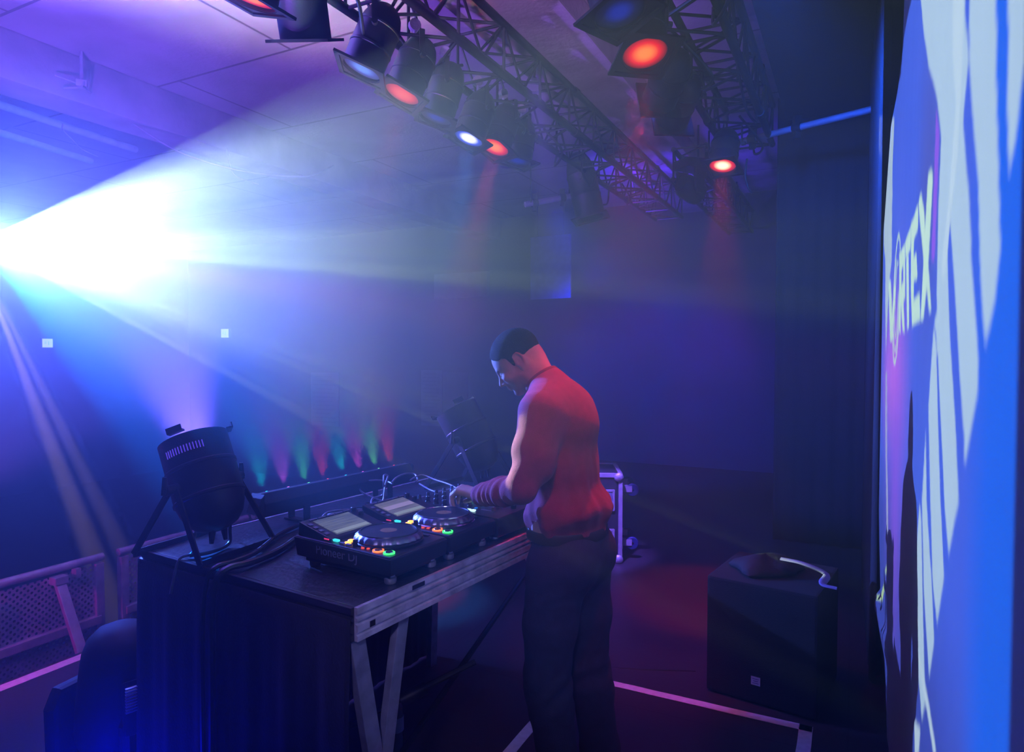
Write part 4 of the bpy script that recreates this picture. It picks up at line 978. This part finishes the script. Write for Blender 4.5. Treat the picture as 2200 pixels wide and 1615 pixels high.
for z in (.50, .19):
    for x in (.24,):
        b = MB()
        for (cx, cz, sx_, sz_) in ((x, z+.075, .15, .018), (x, z-.075, .15, .018), (x-.07, z, .018, .16), (x+.07, z, .018, .16)): b.box((cx, -.004, cz), (sx_, .008, sz_))
        f_ = b.obj('recessed_handle', ALUD, fc, smooth=False, bevel=.002)
        b = MB().box((x, -.001, z), (.12, .004, .135)); b.obj('handle_dish', mat('dish_metal', (.16, .16, .22), .5), f_, smooth=False)
        b = MB()
        for k in range(7): b.tube([(x-.03+.01*k, -.006, z-.05), (x-.03+.01*k, -.006, z+.05)], .003, 5)
        b.obj('handle_spring', ALUD, f_)
def castor(x, y, z):
    b = MB().box((x+.006, y, z), (.012, .09, .09)).box((x+.045, y-.022, z), (.08, .004, .05)).box((x+.045, y+.022, z), (.08, .004, .05))
    o = b.obj('castor', ALUD, fc, smooth=False)
    M = Matrix.Translation((x+.09, y, z-.01)) @ Matrix.Rotation(R(90), 4, 'X')
    MB().lathe([(.012, -.016), (.045, -.016), (.05, -.010), (.05, .010), (.045, .016), (.012, .016), (.012, -.016)], 24, M).obj('wheel', mat('castor_wheel', (.02, .03, .12), .4), o)
for y in (.12, cd-.12):
    for z in (.14, ch-.14): castor(cw/2, y, z)
spot('blue_case_fill', N(-1.6, 3.4, 3.2), PX(1270, 1110, 5.3), (.22, .10, 1), 3200, 17, .6, .05)  # added fill to make the metal edges of the case stand out

# ------------------------------------------------------------------ black box with label, things on it
BX = [PX(1522, 1525, 3.22), PX(1764, 1580, 2.93)]
bxd = Vector((BX[1].x-BX[0].x, BX[1].y-BX[0].y, 0)); bw = bxd.length; ba = math.atan2(bxd.y, bxd.x)
sp = thing('bass_speaker', 'large black speaker box behind the taped line, small white label low on it', 'speaker', (BX[0].x, BX[0].y, 0), (0, 0, ba))
BLKBOX = mat('black_textured_paint', (.004, .004, .006), .9, 0, .2, 60, .3, 250)
MB().box((bw/2, .26, .29), (bw, .50, .56)).obj('cabinet', BLKBOX, sp, smooth=False, bevel=.012)
lab = MB().box((0, 0, 0), (.042, .001, .040)).obj('label_sticker', WHITEP, sp, smooth=False); lab.location = (bw*.47, .0085, .115)
b = MB()
for k, wd in enumerate((.030, .022, .028)): b.box((0, -.0009, .010-.010*k), (wd, .0006, .0028))
pr_ = b.obj('label_lines', mat('label_print', (.08, .06, .3), .6), lab, smooth=False)
MB().box((.05, .26, .012), (.05, .46, .022)).box((bw-.05, .26, .012), (.05, .46, .022)).obj('skid', RUBBER, sp, smooth=False)
# dark crumpled bag on top
def lumpy(name, cx, cy_, z0, rx, ry, rz, m, label, cat, seed=1):
    b = MB().lathe([(0, 0), (.9, 0), (1, .18), (.92, .45), (.62, .78), (.3, .95), (0, 1)], 28); r_ = random.Random(seed); ph = [r_.uniform(0, 6) for _ in range(6)]
    vs = []
    for v in b.v:
        a = math.atan2(v.y, v.x); k = 1+.12*math.sin(3*a+ph[0]+2*v.z)+.08*math.sin(5*a+ph[1])+.05*math.sin(9*a+ph[2]+5*v.z)
        zz = v.z*(1+.16*math.sin(2*a+ph[3]))
        vs.append(Vector((v.x*k*rx, v.y*k*ry, zz*rz)))
    b.v = vs; o = b.obj(name, m, ang=80); o.location = (cx, cy_, z0); return tag(o, label, cat)
pt = sp.matrix_basis
q0 = Vector((BX[0].x, BX[0].y, 0)); ux = bxd.normalized(); uy = Vector((-ux.y, ux.x, 0))
p = q0+ux*bw*.42+uy*.25
lumpy('cloth_bag', p.x, p.y, .572, .17, .14, .075, mat('dark_bag_cloth', (.006, .006, .009), .8, 0, .3, 12, .4, 40), 'dark crumpled bag lying on top of the black speaker box', 'bag', 4)
pp = q0+ux*bw*.60+uy*.18; pe = q0+ux*bw*1.0+uy*.1
tag(MB().tube(curve_pts([pp+Vector((0, 0, .66)), pp+ux*.10+Vector((0, 0, .655)), pp+ux*.20+Vector((0, 0, .625)), pe+Vector((0, 0, .600)), pe+ux*.06+Vector((0, 0, .592))], 8), [.020]*17+[.017]*16, 10, flat=.4).obj('folded_strap', mat('pale_strap', (.26, .22, .42), .7)), 'pale flattened strap trailing over the black speaker box', 'strap')
wire([PX(1290, 1440, 3.5), PX(1350, 1446, 3.46), PX(1420, 1449, 3.44), PX(1500, 1452, 3.43)], .006, 'black cable on the floor left of the speaker box', m=CABLE, name='floor_cable')
bt = thing('water_bottle', 'plastic water bottle with pale label on the floor under the table', 'bottle', PX(845, 762+FPX*1.64/2.74, 2.74))
PET = mat('clear_plastic', (.06, .09, .16), .08, 0, .05, coat=1)
MB().lathe([(0, 0), (.028, .0), (.034, .008), (.035, .06), (.033, .07), (.035, .08), (.035, .15), (.030, .18), (.016, .215), (.0135, .225), (.0135, .24)], 28).obj('bottle_body', PET, bt)
MB().lathe([(.0355, .085), (.0355, .145)], 28).obj('label_band', mat('bottle_label', (.25, .32, .55), .5), bt)
MB().lathe([(.0155, .232), (.0155, .25), (.012, .253), (0, .253)], 20).obj('cap', mat('bottle_cap', (.35, .15, .3), .5), bt)

# ------------------------------------------------------------------ smooth solids for the person
class Field:
    def __init__(s, lo, hi, h):
        s.h = h; s.lo = np.array(lo, float); s.n = np.ceil((np.array(hi)-s.lo)/h).astype(int)+1
        s.d = np.full(tuple(s.n), 9.0, np.float32)
    def sub(s, lo, hi):
        a = np.maximum(0, np.floor((np.array(lo)-s.lo)/s.h).astype(int)); b = np.minimum(s.n, np.ceil((np.array(hi)-s.lo)/s.h).astype(int)+1)
        ax = [np.float32(s.lo[i])+np.arange(a[i], b[i], dtype=np.float32)*np.float32(s.h) for i in range(3)]
        return tuple(slice(a[i], b[i]) for i in range(3)), ax[0][:, None, None], ax[1][None, :, None], ax[2][None, None, :]
    def blend(s, sl, v, k, sub=False):
        d = s.d[sl]
        if sub:
            h = np.clip(.5-.5*(d+v)/k, 0, 1); s.d[sl] = d*(1-h)+(-v)*h+k*h*(1-h)
        else:
            h = np.clip(.5+.5*(v-d)/k, 0, 1); s.d[sl] = v*(1-h)+d*h-k*h*(1-h)
    def cone(s, a, b, ra, rb, k=.02, sub=False, sq=(1, 1, 1)):
        a = np.array(a, float); b = np.array(b, float); m = max(ra, rb)*max(1, 1/min(sq))+k*1.6+.02
        sl, X, Y, Z = s.sub(np.minimum(a, b)-m, np.maximum(a, b)+m)
        q = np.array(sq, float); ab = (b-a)/q; L = float((ab*ab).sum())+1e-9
        x, y, z = (X-a[0])/q[0], (Y-a[1])/q[1], (Z-a[2])/q[2]
        t = np.clip((x*ab[0]+y*ab[1]+z*ab[2])/L, 0, 1)
        v = np.sqrt((x-t*ab[0])**2+(y-t*ab[1])**2+(z-t*ab[2])**2)-(ra+(rb-ra)*t)
        s.blend(sl, v.astype(np.float32), k, sub)
    def path(s, pts, k=.02, sub=False):
        for (p, ra), (q, rb) in zip(pts[:-1], pts[1:]): s.cone(p, q, ra, rb, k, sub)
    def ell(s, c, r, Rm=None, k=.02, sub=False):
        c = np.array(c, float); r = np.array(r, float); m = r.max()+k*1.6+.02
        sl, X, Y, Z = s.sub(c-m, c+m); x, y, z = X-c[0], Y-c[1], Z-c[2]
        if Rm is not None:
            Q = np.array(Rm)
            x, y, z = (Q[0, 0]*x+Q[1, 0]*y+Q[2, 0]*z, Q[0, 1]*x+Q[1, 1]*y+Q[2, 1]*z, Q[0, 2]*x+Q[1, 2]*y+Q[2, 2]*z)
        k0 = np.sqrt((x/r[0])**2+(y/r[1])**2+(z/r[2])**2); k1 = np.sqrt((x/r[0]**2)**2+(y/r[1]**2)**2+(z/r[2]**2)**2)+1e-6
        s.blend(sl, (k0*(k0-1)/k1).astype(np.float32), k, sub)
    def coords(s):
        return [np.float32(s.lo[i])+np.arange(s.n[i], dtype=np.float32)*np.float32(s.h) for i in range(3)]
    def mesh(s, name, m, parent, smooth_it=2, fix=None):
        d = s.d; ins = d < 0
        c = ins[:-1, :-1, :-1].astype(np.int8)
        cs = [d[i:d.shape[0]-1+i, j:d.shape[1]-1+j, k:d.shape[2]-1+k] for i in (0, 1) for j in (0, 1) for k in (0, 1)]
        cnt = sum((x < 0).astype(np.int8) for x in cs); act = (cnt > 0) & (cnt < 8)
        I = np.argwhere(act); idx = -np.ones(act.shape, np.int32); idx[act] = np.arange(len(I))
        vals = np.stack([x[act] for x in cs], 1); offs = np.array([(i, j, k) for i in (0, 1) for j in (0, 1) for k in (0, 1)], float)
        P = np.zeros((len(I), 3)); W = np.zeros(len(I))
        for a in range(8):
            for b in range(a+1, 8):
                if np.abs(offs[a]-offs[b]).sum() != 1: continue
                va, vb = vals[:, a], vals[:, b]; cr = (va < 0) != (vb < 0)
                t = np.where(cr, va/(va-vb+1e-12), 0)
                P[cr] += (offs[a]+(offs[b]-offs[a])*t[:, None])[cr]; W[cr] += 1
        V = s.lo+(I+P/W[:, None])*s.h
        F = []
        for ax in range(3):
            o1, o2 = [a for a in range(3) if a != ax]
            sh = list(d.shape)
            A = [slice(0, n) for n in sh]; A[ax] = slice(0, sh[ax]-1); B = [slice(0, n) for n in sh]; B[ax] = slice(1, sh[ax])
            cr = ins[tuple(A)] != ins[tuple(B)]
            E_ = np.argwhere(cr); E_ = E_[(E_[:, o1] > 0) & (E_[:, o2] > 0) & (E_[:, o1] < sh[o1]-1) & (E_[:, o2] < sh[o2]-1)]
            def cell(e, p, q):
                f = e.copy(); f[:, o1] -= p; f[:, o2] -= q; return idx[f[:, 0], f[:, 1], f[:, 2]]
            q4 = np.stack([cell(E_, 0, 0), cell(E_, 1, 0), cell(E_, 1, 1), cell(E_, 0, 1)], 1)
            inside = ins[E_[:, 0], E_[:, 1], E_[:, 2]]; flip = inside if ax != 1 else ~inside
            q4[flip] = q4[flip][:, ::-1]; F.append(q4)
        F = np.concatenate(F); F = F[(F >= 0).all(1)]
        for it in range(smooth_it):
            S_ = np.zeros_like(V); C_ = np.zeros(len(V))
            for a in range(4):
                b = (a+1) % 4
                np.add.at(S_, F[:, a], V[F[:, b]]); np.add.at(C_, F[:, a], 1); np.add.at(S_, F[:, b], V[F[:, a]]); np.add.at(C_, F[:, b], 1)
            V = V+.5*(S_/np.maximum(C_, 1)[:, None]-V)
        me = bpy.data.meshes.new(name); me.from_pydata(V.tolist(), [], F.tolist()); me.update()
        bm = bmesh.new(); bm.from_mesh(me); bmesh.ops.recalc_face_normals(bm, faces=bm.faces); bm.to_mesh(me); bm.free()
        me.polygons.foreach_set('use_smooth', [True]*len(me.polygons)); me.materials.append(m)
        o = bpy.data.objects.new(name, me); COL.objects.link(o); o.parent = parent
        return o, V

# ------------------------------------------------------------------ the person at the table
# local frame: x = the way he faces (towards the players), y = his left (towards the viewer), z up
PP = Vector((.198, 2.38, 0))
dj_rot = math.atan2(VV_.y, VV_.x)
def skin_mat():
    m = mat('skin', (.52, .33, .25), .48, 0, .08, 30, .12, 260)
    nt = m.node_tree; b = nt.nodes['Principled BSDF']
    ca = nt.nodes.new('ShaderNodeVertexColor'); ca.layer_name = 'stubble'
    mx = nt.nodes.new('ShaderNodeMix'); mx.data_type = 'RGBA'; src = b.inputs['Base Color'].links[0].from_socket
    nt.links.new(ca.outputs['Color'], mx.inputs['Factor']); nt.links.new(src, mx.inputs['A']); mx.inputs['B'].default_value = (.12, .07, .055, 1)
    nt.links.new(mx.outputs['Result'], b.inputs['Base Color']); b.inputs['Subsurface Weight'].default_value = .05
    return m
SKIN = skin_mat()
SWEAT = mat('wool_sweater', (.27, .026, .062), .88, 0, .12, 40, .4, 420, sheen=.12)
JEAN = mat('dark_denim', (.018, .024, .055), .8, 0, .25, 30, .3, 300)
HAIRM = mat('short_dark_hair', (.014, .010, .009), .85, 0, .3, 120, .9, 420, spec=.15)
HO = np.array([.200, .0, 1.614])            # between the ears
th, yaw = R(38), R(25)
ct, st_ = math.cos(th), math.sin(th)
Rp = np.array([[ct, 0, st_], [0, 1, 0], [-st_, 0, ct]]); Ry = np.array([[math.cos(yaw), -math.sin(yaw), 0], [math.sin(yaw), math.cos(yaw), 0], [0, 0, 1]])
RH = Ry @ Rp
HS = .91
def H(x, y, z): return HO + RH @ (np.array([x, y, z])*HS)
class Scaled:
    def __init__(s, f): s.f = f
    def cone(s, a, b, ra, rb, k=.02, sub=False): s.f.cone(a, b, ra*HS, rb*HS, k*HS, sub)
    def ell(s, c, r, Rm=None, k=.02, sub=False): s.f.ell(c, np.array(r)*HS, Rm, k*HS, sub)
body = Field((-.24, -.42, -.02), (.50, .42, 1.80), .004)
B = Scaled(body)
# head: skull, face wedge, jaw, chin
B.ell(H(-.008, 0, .042), (.098, .074, .088), RH, .02)
B.ell(H(.030, 0, .020), (.066, .066, .075), RH, .03)
B.ell(H(.048, 0, -.030), (.046, .054, .062), RH, .03)
B.cone(H(.012, .050, -.058), H(.070, .018, -.092), .020, .017, .025); B.cone(H(.012, -.050, -.058), H(.070, -.018, -.092), .020, .017, .025)
B.ell(H(.078, 0, -.094), (.018, .020, .015), RH, .015)
B.ell(H(.045, 0, -.078), (.04, .034, .03), RH, .02)
# brow, cheekbones, nose, mouth
B.cone(H(.084, .034, .022), H(.092, .008, .018), .010, .009, .012); B.cone(H(.084, -.034, .022), H(.092, -.008, .018), .010, .009, .012)
B.ell(H(.072, .042, -.020), (.020, .017, .015), RH, .015); B.ell(H(.072, -.042, -.020), (.020, .017, .015), RH, .015)
for sg in (-1, 1):
    B.ell(H(.094, .031*sg, .002), (.014, .017, .012), RH, .008, sub=True)
    B.ell(H(.080, .031*sg, .002), (.0135, .0145, .0115), RH, .004)
    B.cone(H(.093, .022*sg, -.003), H(.089, .041*sg, -.003), .0022, .002, .003)
B.cone(H(.094, 0, .010), H(.117, 0, -.026), .0065, .0085, .010); B.ell(H(.117, 0, -.030), (.0095, .0095, .0085), RH, .005)
for sg in (-1, 1):
    B.ell(H(.106, .0115*sg, -.034), (.009, .0065, .0065), RH, .004)
B.ell(H(.092, 0, -.048), (.012, .020, .012), RH, .012)
B.cone(H(.100, .0, -.0565), H(.086, .022, -.060), .0055, .003, .004); B.cone(H(.100, .0, -.0565), H(.086, -.022, -.060), .0055, .003, .004)
B.cone(H(.097, .0, -.069), H(.085, .019, -.066), .0065, .003, .004); B.cone(H(.097, .0, -.069), H(.085, -.019, -.066), .0065, .003, .004)
B.ell(H(.099, 0, -.081), (.007, .018, .0045), RH, .006, sub=True)
# ears
for sg in (-1, 1):
    c0 = .069*sg
    for k in range(10):
        a0 = -1.9+k*.42; a1 = a0+.42; f = lambda a: H(-.012-.017*math.cos(a)*1.0, c0+sg*(.006+.006*max(0, math.cos(a))), .004+.029*math.sin(a))
        if k < 9: B.cone(f(a0), f(a1), .0042, .0042, .004)
    B.ell(H(-.010, c0+.002*sg, .000), (.016, .006, .026), RH, .005); B.ell(H(.006, c0, -.004), (.006, .006, .009), RH, .004)
    B.ell(H(-.004, c0+.010*sg, -.002), (.0085, .007, .014), RH, .004, sub=True); B.ell(H(-.004, c0+.003*sg, -.028), (.007, .006, .009), RH, .005)
# neck and trunk
B = body
B.cone(H(-.034, 0, -.030), (.070, .01, 1.48), .060, .046, .03); B.cone(H(-.045, 0, .0), (.065, .008, 1.52), .042, .038, .03)
B.cone(H(.005, 0, -.06), (.095, 0, 1.50), .040, .045, .02)
B.cone((.045, -.09, 1.42), (.03, .12, 1.43), .045, .048, .05); B.cone((.03, 0, 1.42), (0, 0, 1.05), .125, .12, .06, sq=(.85, 1.25, 1)); B.cone((0, 0, 1.05), (-.01, 0, .92), .12, .13, .06, sq=(.9, 1.2, 1))
LEGL = [((-.005, .085, .90), .110), ((.02, .090, .70), .092), ((.030, .092, .50), .079), ((.015, .095, .42), .076), ((-.025, .105, .20), .070), ((-.045, .110, .085), .068)]
LEGR = [((-.010, -.085, .90), .110), ((-.03, -.088, .70), .092), ((-.035, -.090, .50), .078), ((-.055, -.092, .42), .075), ((-.085, -.10, .20), .068), ((-.10, -.105, .085), .066)]
for LG in (LEGL, LEGR): B.path([(p, r-.026) for p, r in LG], .03)
for sg, dx in ((1, .015), (-1, -.04)): B.cone((-.06+dx, .112*sg, .07), (.06+dx, .125*sg, .035), .034, .026, .02)
SHL, ELL, WRL = (.015, .185, 1.448), (.030, .265, 1.205), (.248, .195, 1.146)
SHR, ELR, WRR = (.045, -.145, 1.430), (.075, -.215, 1.200), (.245, -.15, 1.140)
for S_, E_, W_ in ((SHL, ELL, WRL), (SHR, ELR, WRR)): B.path([(S_, .052), (E_, .040), (W_, .0265)], .02)
# hands: palm, four fingers bent onto the knobs, thumb from the side
def hand(W_, D, Sd, curl=1.0):
    W_ = np.array(W_); D = np.array(D)/np.linalg.norm(D); Sd = np.array(Sd)/np.linalg.norm(Sd); U = np.cross(D, Sd)
    if U[2] < 0: U = -U
    kn = []
    for i, (o, l) in enumerate(((-.030, .085), (-.010, .090), (.010, .086), (.029, .078))):
        k_ = W_+D*l+Sd*o+U*(.010-.004*abs(i-1.2)); kn.append(k_); B.cone(W_+Sd*o*.45, k_, .0165, .0125, .012)
    for i, (fl, cv) in enumerate(((.040, .9), (.046, .75), (.043, .95), (.034, 1.1))):
        a = .45*curl+.08*i; p0 = kn[i]; p1 = p0+(D*math.cos(a)-U*math.sin(a))*fl; a2 = a+cv*curl*.8; p2 = p1+(D*math.cos(a2)-U*math.sin(a2))*fl*.62; a3 = a2+.35
        p3 = p2+(D*math.cos(a3)-U*math.sin(a3))*fl*.45; B.path([(p0, .0108), (p1, .0092), (p2, .0083), (p3, .0072)], .0035)
    t0 = W_+D*.022+Sd*-.022-U*.004; t1 = t0+D*.030+Sd*-.022-U*.016; t2 = t1+D*.030+Sd*-.004-U*.018; t3 = t2+D*.020+Sd*.006-U*.010
    B.path([(t0, .016), (t1, .0125), (t2, .0098), (t3, .0082)], .006)
    return kn
hand(WRL, (.93, -.10, .06), (.10, 1.0, .04), 1.15); 
hand(WRR, (.95, .10, -.04), (.10, -1.0, .0), 1.0)
dj = None
dj, Vb = body.mesh('person', SKIN, None, 1)
dj.location = PP; dj.rotation_euler = (0, 0, dj_rot)
tag(dj, 'person in a red sweater bending over the mixer, hand on its knobs', 'person')
# stubble where the beard shadow lies
loc = ((Vb-HO) @ RH)/HS
jaw = np.clip((-.028-loc[:, 2]-.0*loc[:, 0])/.02, 0, 1)*np.clip((loc[:, 0]-(-.004))/.02, 0, 1)*(Vb[:, 2] > 1.45)*np.clip((.03-np.abs(loc[:, 2]+.085))/.0, 0, 1) if False else np.clip((-.034-loc[:, 2])/.02, 0, 1)*np.clip((loc[:, 0]+.004)/.02, 0, 1)*np.clip((loc[:, 2]+.125)/.02, 0, 1)
side = np.clip((.014-np.abs(loc[:, 0]-.018))/.012, 0, 1)*(loc[:, 2] > -.04)*(loc[:, 2] < .03)
sb_ = np.clip(np.maximum(jaw, side*.8)*.45*(np.linalg.norm(Vb-HO, axis=1) < .17), 0, 1)
brow = np.exp(-((loc[:, 2]-.021)/.0045)**2)*(np.abs(loc[:, 1]) > .010)*(np.abs(loc[:, 1]) < .046)*(loc[:, 0] > .07)*.85
lip = 0
sb_ = np.maximum(sb_, brow)
at = dj.data.color_attributes.new('stubble', 'FLOAT_COLOR', 'POINT'); at.data.foreach_set('color', np.repeat(sb_[:, None], 4, 1).astype(np.float32).ravel())
# hair: thin shell over the skull
hf = Field(HO-.16, HO+.17, .0035)
hfs = Scaled(hf); hfs.ell(H(-.010, 0, .046), (.1035, .0785, .0925), RH, .02); hfs.ell(H(.030, 0, .026), (.066, .069, .076), RH, .03); hfs.cone(H(-.036, 0, -.01), H(-.040, 0, -.042), .056, .050, .03)
X, Y, Z = np.meshgrid(*hf.coords(), indexing='ij'); L_ = np.stack([X-HO[0], Y-HO[1], Z-HO[2]], -1) @ RH / HS
lx, ly, lz = L_[..., 0], L_[..., 1], L_[..., 2]
line = np.interp(lx.ravel(), [-.12, -.075, -.045, -.026, -.008, .006, .012, .022, .030, .045, .060, .075, .10, .2], [-.050, -.048, -.034, -.004, .036, .030, -.010, -.006, .040, .052, .052, .064, .088, .12]).reshape(lx.shape)
line += np.where((np.abs(ly) < .03) & (lx > .05), .006, 0)
hf.d = np.maximum(hf.d+.0006*np.sin(lx*900)*np.sin(ly*700+lz*800), -(lz-line)*.8); hf.mesh('hair', HAIRM, dj, 1)
# sweater
sw = Field((-.26, -.40, .96), (.36, .42, 1.62), .005)
S2 = sw
S2.cone((.040, -.098, 1.440), (.022, .128, 1.445), .068, .070, .05)
S2.cone((.078, 0, 1.535), (.045, 0, 1.44), .066, .098, .04)
S2.cone((.055, .05, 1.495), (.022, .158, 1.45), .066, .066, .04); S2.cone((.062, -.04, 1.490), (.045, -.125, 1.44), .062, .062, .04)
S2.cone((.020, 0, 1.42), (.022, 0, 1.27), .108, .118, .07, sq=(.88, 1.36, 1))
S2.cone((.022, 0, 1.27), (.000, 0, 1.10), .118, .132, .06, sq=(.90, 1.30, 1))
S2.ell((.004, .012, 1.39), (.110, .138, .085), None, .05)
S2.ell((-.030, .0, 1.100), (.122, .172, .060), None, .05)
S2.cone((.050, -.02, 1.10), (.062, .02, 1.05), .090, .090, .05)
S2.cone((-.01, 0, 1.055), (-.012, 0, 1.035), .135, .132, .02, sq=(.92, 1.22, 1))
X, Y, Z = np.meshgrid(*S2.coords(), indexing='ij')
low = np.clip((1.36-Z)/.22, 0, 1); ang = np.arctan2(Y, -X)        # folds fall from the shoulder blades and gather at the hem
S2.d += (.0042*np.sin(ang*7.5+(Z-1.05)*13+1.2*np.sin(Z*9)) + .0022*np.sin(ang*15-(Z-1.05)*22+.8))*low*(Z > 1.0)
S2.d += .0035*np.sin(Z*52+ang*5)*np.exp(-((Z-1.09)/.05)**2)
for (S_, E_, W_) in ((SHL, ELL, WRL), (SHR, ELR, WRR)):
    sg = 1 if S_[1] > 0 else -1; S_ = np.array(S_); E_ = np.array(E_); W_ = np.array(W_)
    w0 = E_+(W_-E_)*.90; arm = Field(S2.lo, S2.lo+(S2.n-1)*S2.h, S2.h)
    arm.path([(S_, .066), (S_+(E_-S_)*.5+np.array([-.005, .002*sg, 0]), .056), (E_, .048)], .03); arm.path([(E_, .048), (E_+(W_-E_)*.45, .046), (w0, .040)], .02)
    arm.cone(S_+np.array([-.02, -.045*sg, -.03]), E_+np.array([-.045, -.06*sg, .05]), .050, .030, .06)
    dW = (W_-E_)/np.linalg.norm(W_-E_); t = (X-E_[0])*dW[0]+(Y-E_[1])*dW[1]+(Z-E_[2])*dW[2]
    arm.d += np.where(t > .0, .0034*np.sin(t*165+ (Z-E_[2])*55+2.2*np.sin(Y*38)+1.2*np.sin(X*33))*np.clip(t/.06, 0, 1), 0)
    arm.d += .0032*np.sin(Z*48+X*40-Y*22*sg)*np.exp(-((Z-E_[2]-.07)/.09)**2)*(t <= .02)
    S2.d = np.minimum(S2.d, arm.d) if False else S2.d
    h = np.clip(.5+.5*(arm.d-S2.d)/.022, 0, 1); S2.d = arm.d*(1-h)+S2.d*h-.022*h*(1-h)
    S2.cone(w0-dW*.012, w0+dW*.016, .040, .038, .004)
    S2.cone(w0+dW*.022, w0+dW*.06, .031, .031, .004, sub=True)
S2.ell((.122, 0, 1.572), (.066, .066, .040), [[math.cos(R(40)), 0, math.sin(R(40))], [0, 1, 0], [-math.sin(R(40)), 0, math.cos(R(40))]], .010, True)          # neck opening
S2.d = np.maximum(S2.d, (1.022-Z))
swo, _ = S2.mesh('sweater', SWEAT, dj, 2)
# ribbed collar
nk = Matrix.Translation((.103, 0, 1.549)) @ Matrix.Rotation(R(40), 4, 'Y') @ Matrix.Scale(.84, 4, (1, 0, 0)) @ Matrix.Scale(.84, 4, (0, 1, 0))
MB().lathe([(.076, -.012), (.082, -.006), (.084, .004), (.080, .012), (.073, .014), (.069, .006), (.070, -.006)], 40, nk).obj('collar', mat('wool_rib', (.22, .025, .035), .85, 0, .1, 60, .4, 500), swo)
# jeans
je = Field((-.24, -.30, .02), (.26, .30, 1.10), .006)
je.cone((-.005, 0, 1.04), (-.012, 0, .93), .130, .138, .04, sq=(.88, 1.22, 1)); je.ell((-.065, .075, .93), (.085, .095, .10), None, .04); je.ell((-.065, -.075, .93), (.085, .095, .10), None, .04)
je.path(LEGL, .03); je.path(LEGR, .03)
X, Y, Z = np.meshgrid(*je.coords(), indexing='ij')
je.d = je.d + .0035*np.sin(Z*75+Y*40+3*np.sin(X*20))*(np.exp(-((Z-.48)/.09)**2)+np.exp(-((Z-.13)/.07)**2)+.4*np.exp(-((Z-.84)/.06)**2))
jo, _ = je.mesh('jeans', JEAN, dj, 1)
MB().lathe([(.150, 1.000), (.152, 1.004), (.152, 1.034), (.150, 1.038)], 48, Matrix.Scale(.90, 4, (1, 0, 0)) @ Matrix.Scale(1.13, 4, (0, 1, 0))).obj('belt', mat('belt_leather', (.02, .014, .012), .5), jo)
for sg, dx in ((1, .02), (-1, -.035)):
    sh = Field((-.2+dx, .06*sg-.09 if sg > 0 else -.20, -.01), (.2+dx, .21 if sg > 0 else .03, .16), .005)
    sh.cone((-.075+dx, .115*sg, .055), (.10+dx, .13*sg, .036), .042, .036, .03); sh.cone((-.06+dx, .117*sg, .07), (-.03+dx, .118*sg, .10), .045, .04, .03); sh.cone((-.085+dx, .115*sg, .012), (.115+dx, .13*sg, .012), .040, .040, .01, sq=(1, 1, .35))
    X, Y, Z = np.meshgrid(*sh.coords(), indexing='ij'); sh.d = np.maximum(sh.d, .002-Z); sh.mesh('shoe', RUBBER, dj, 1)
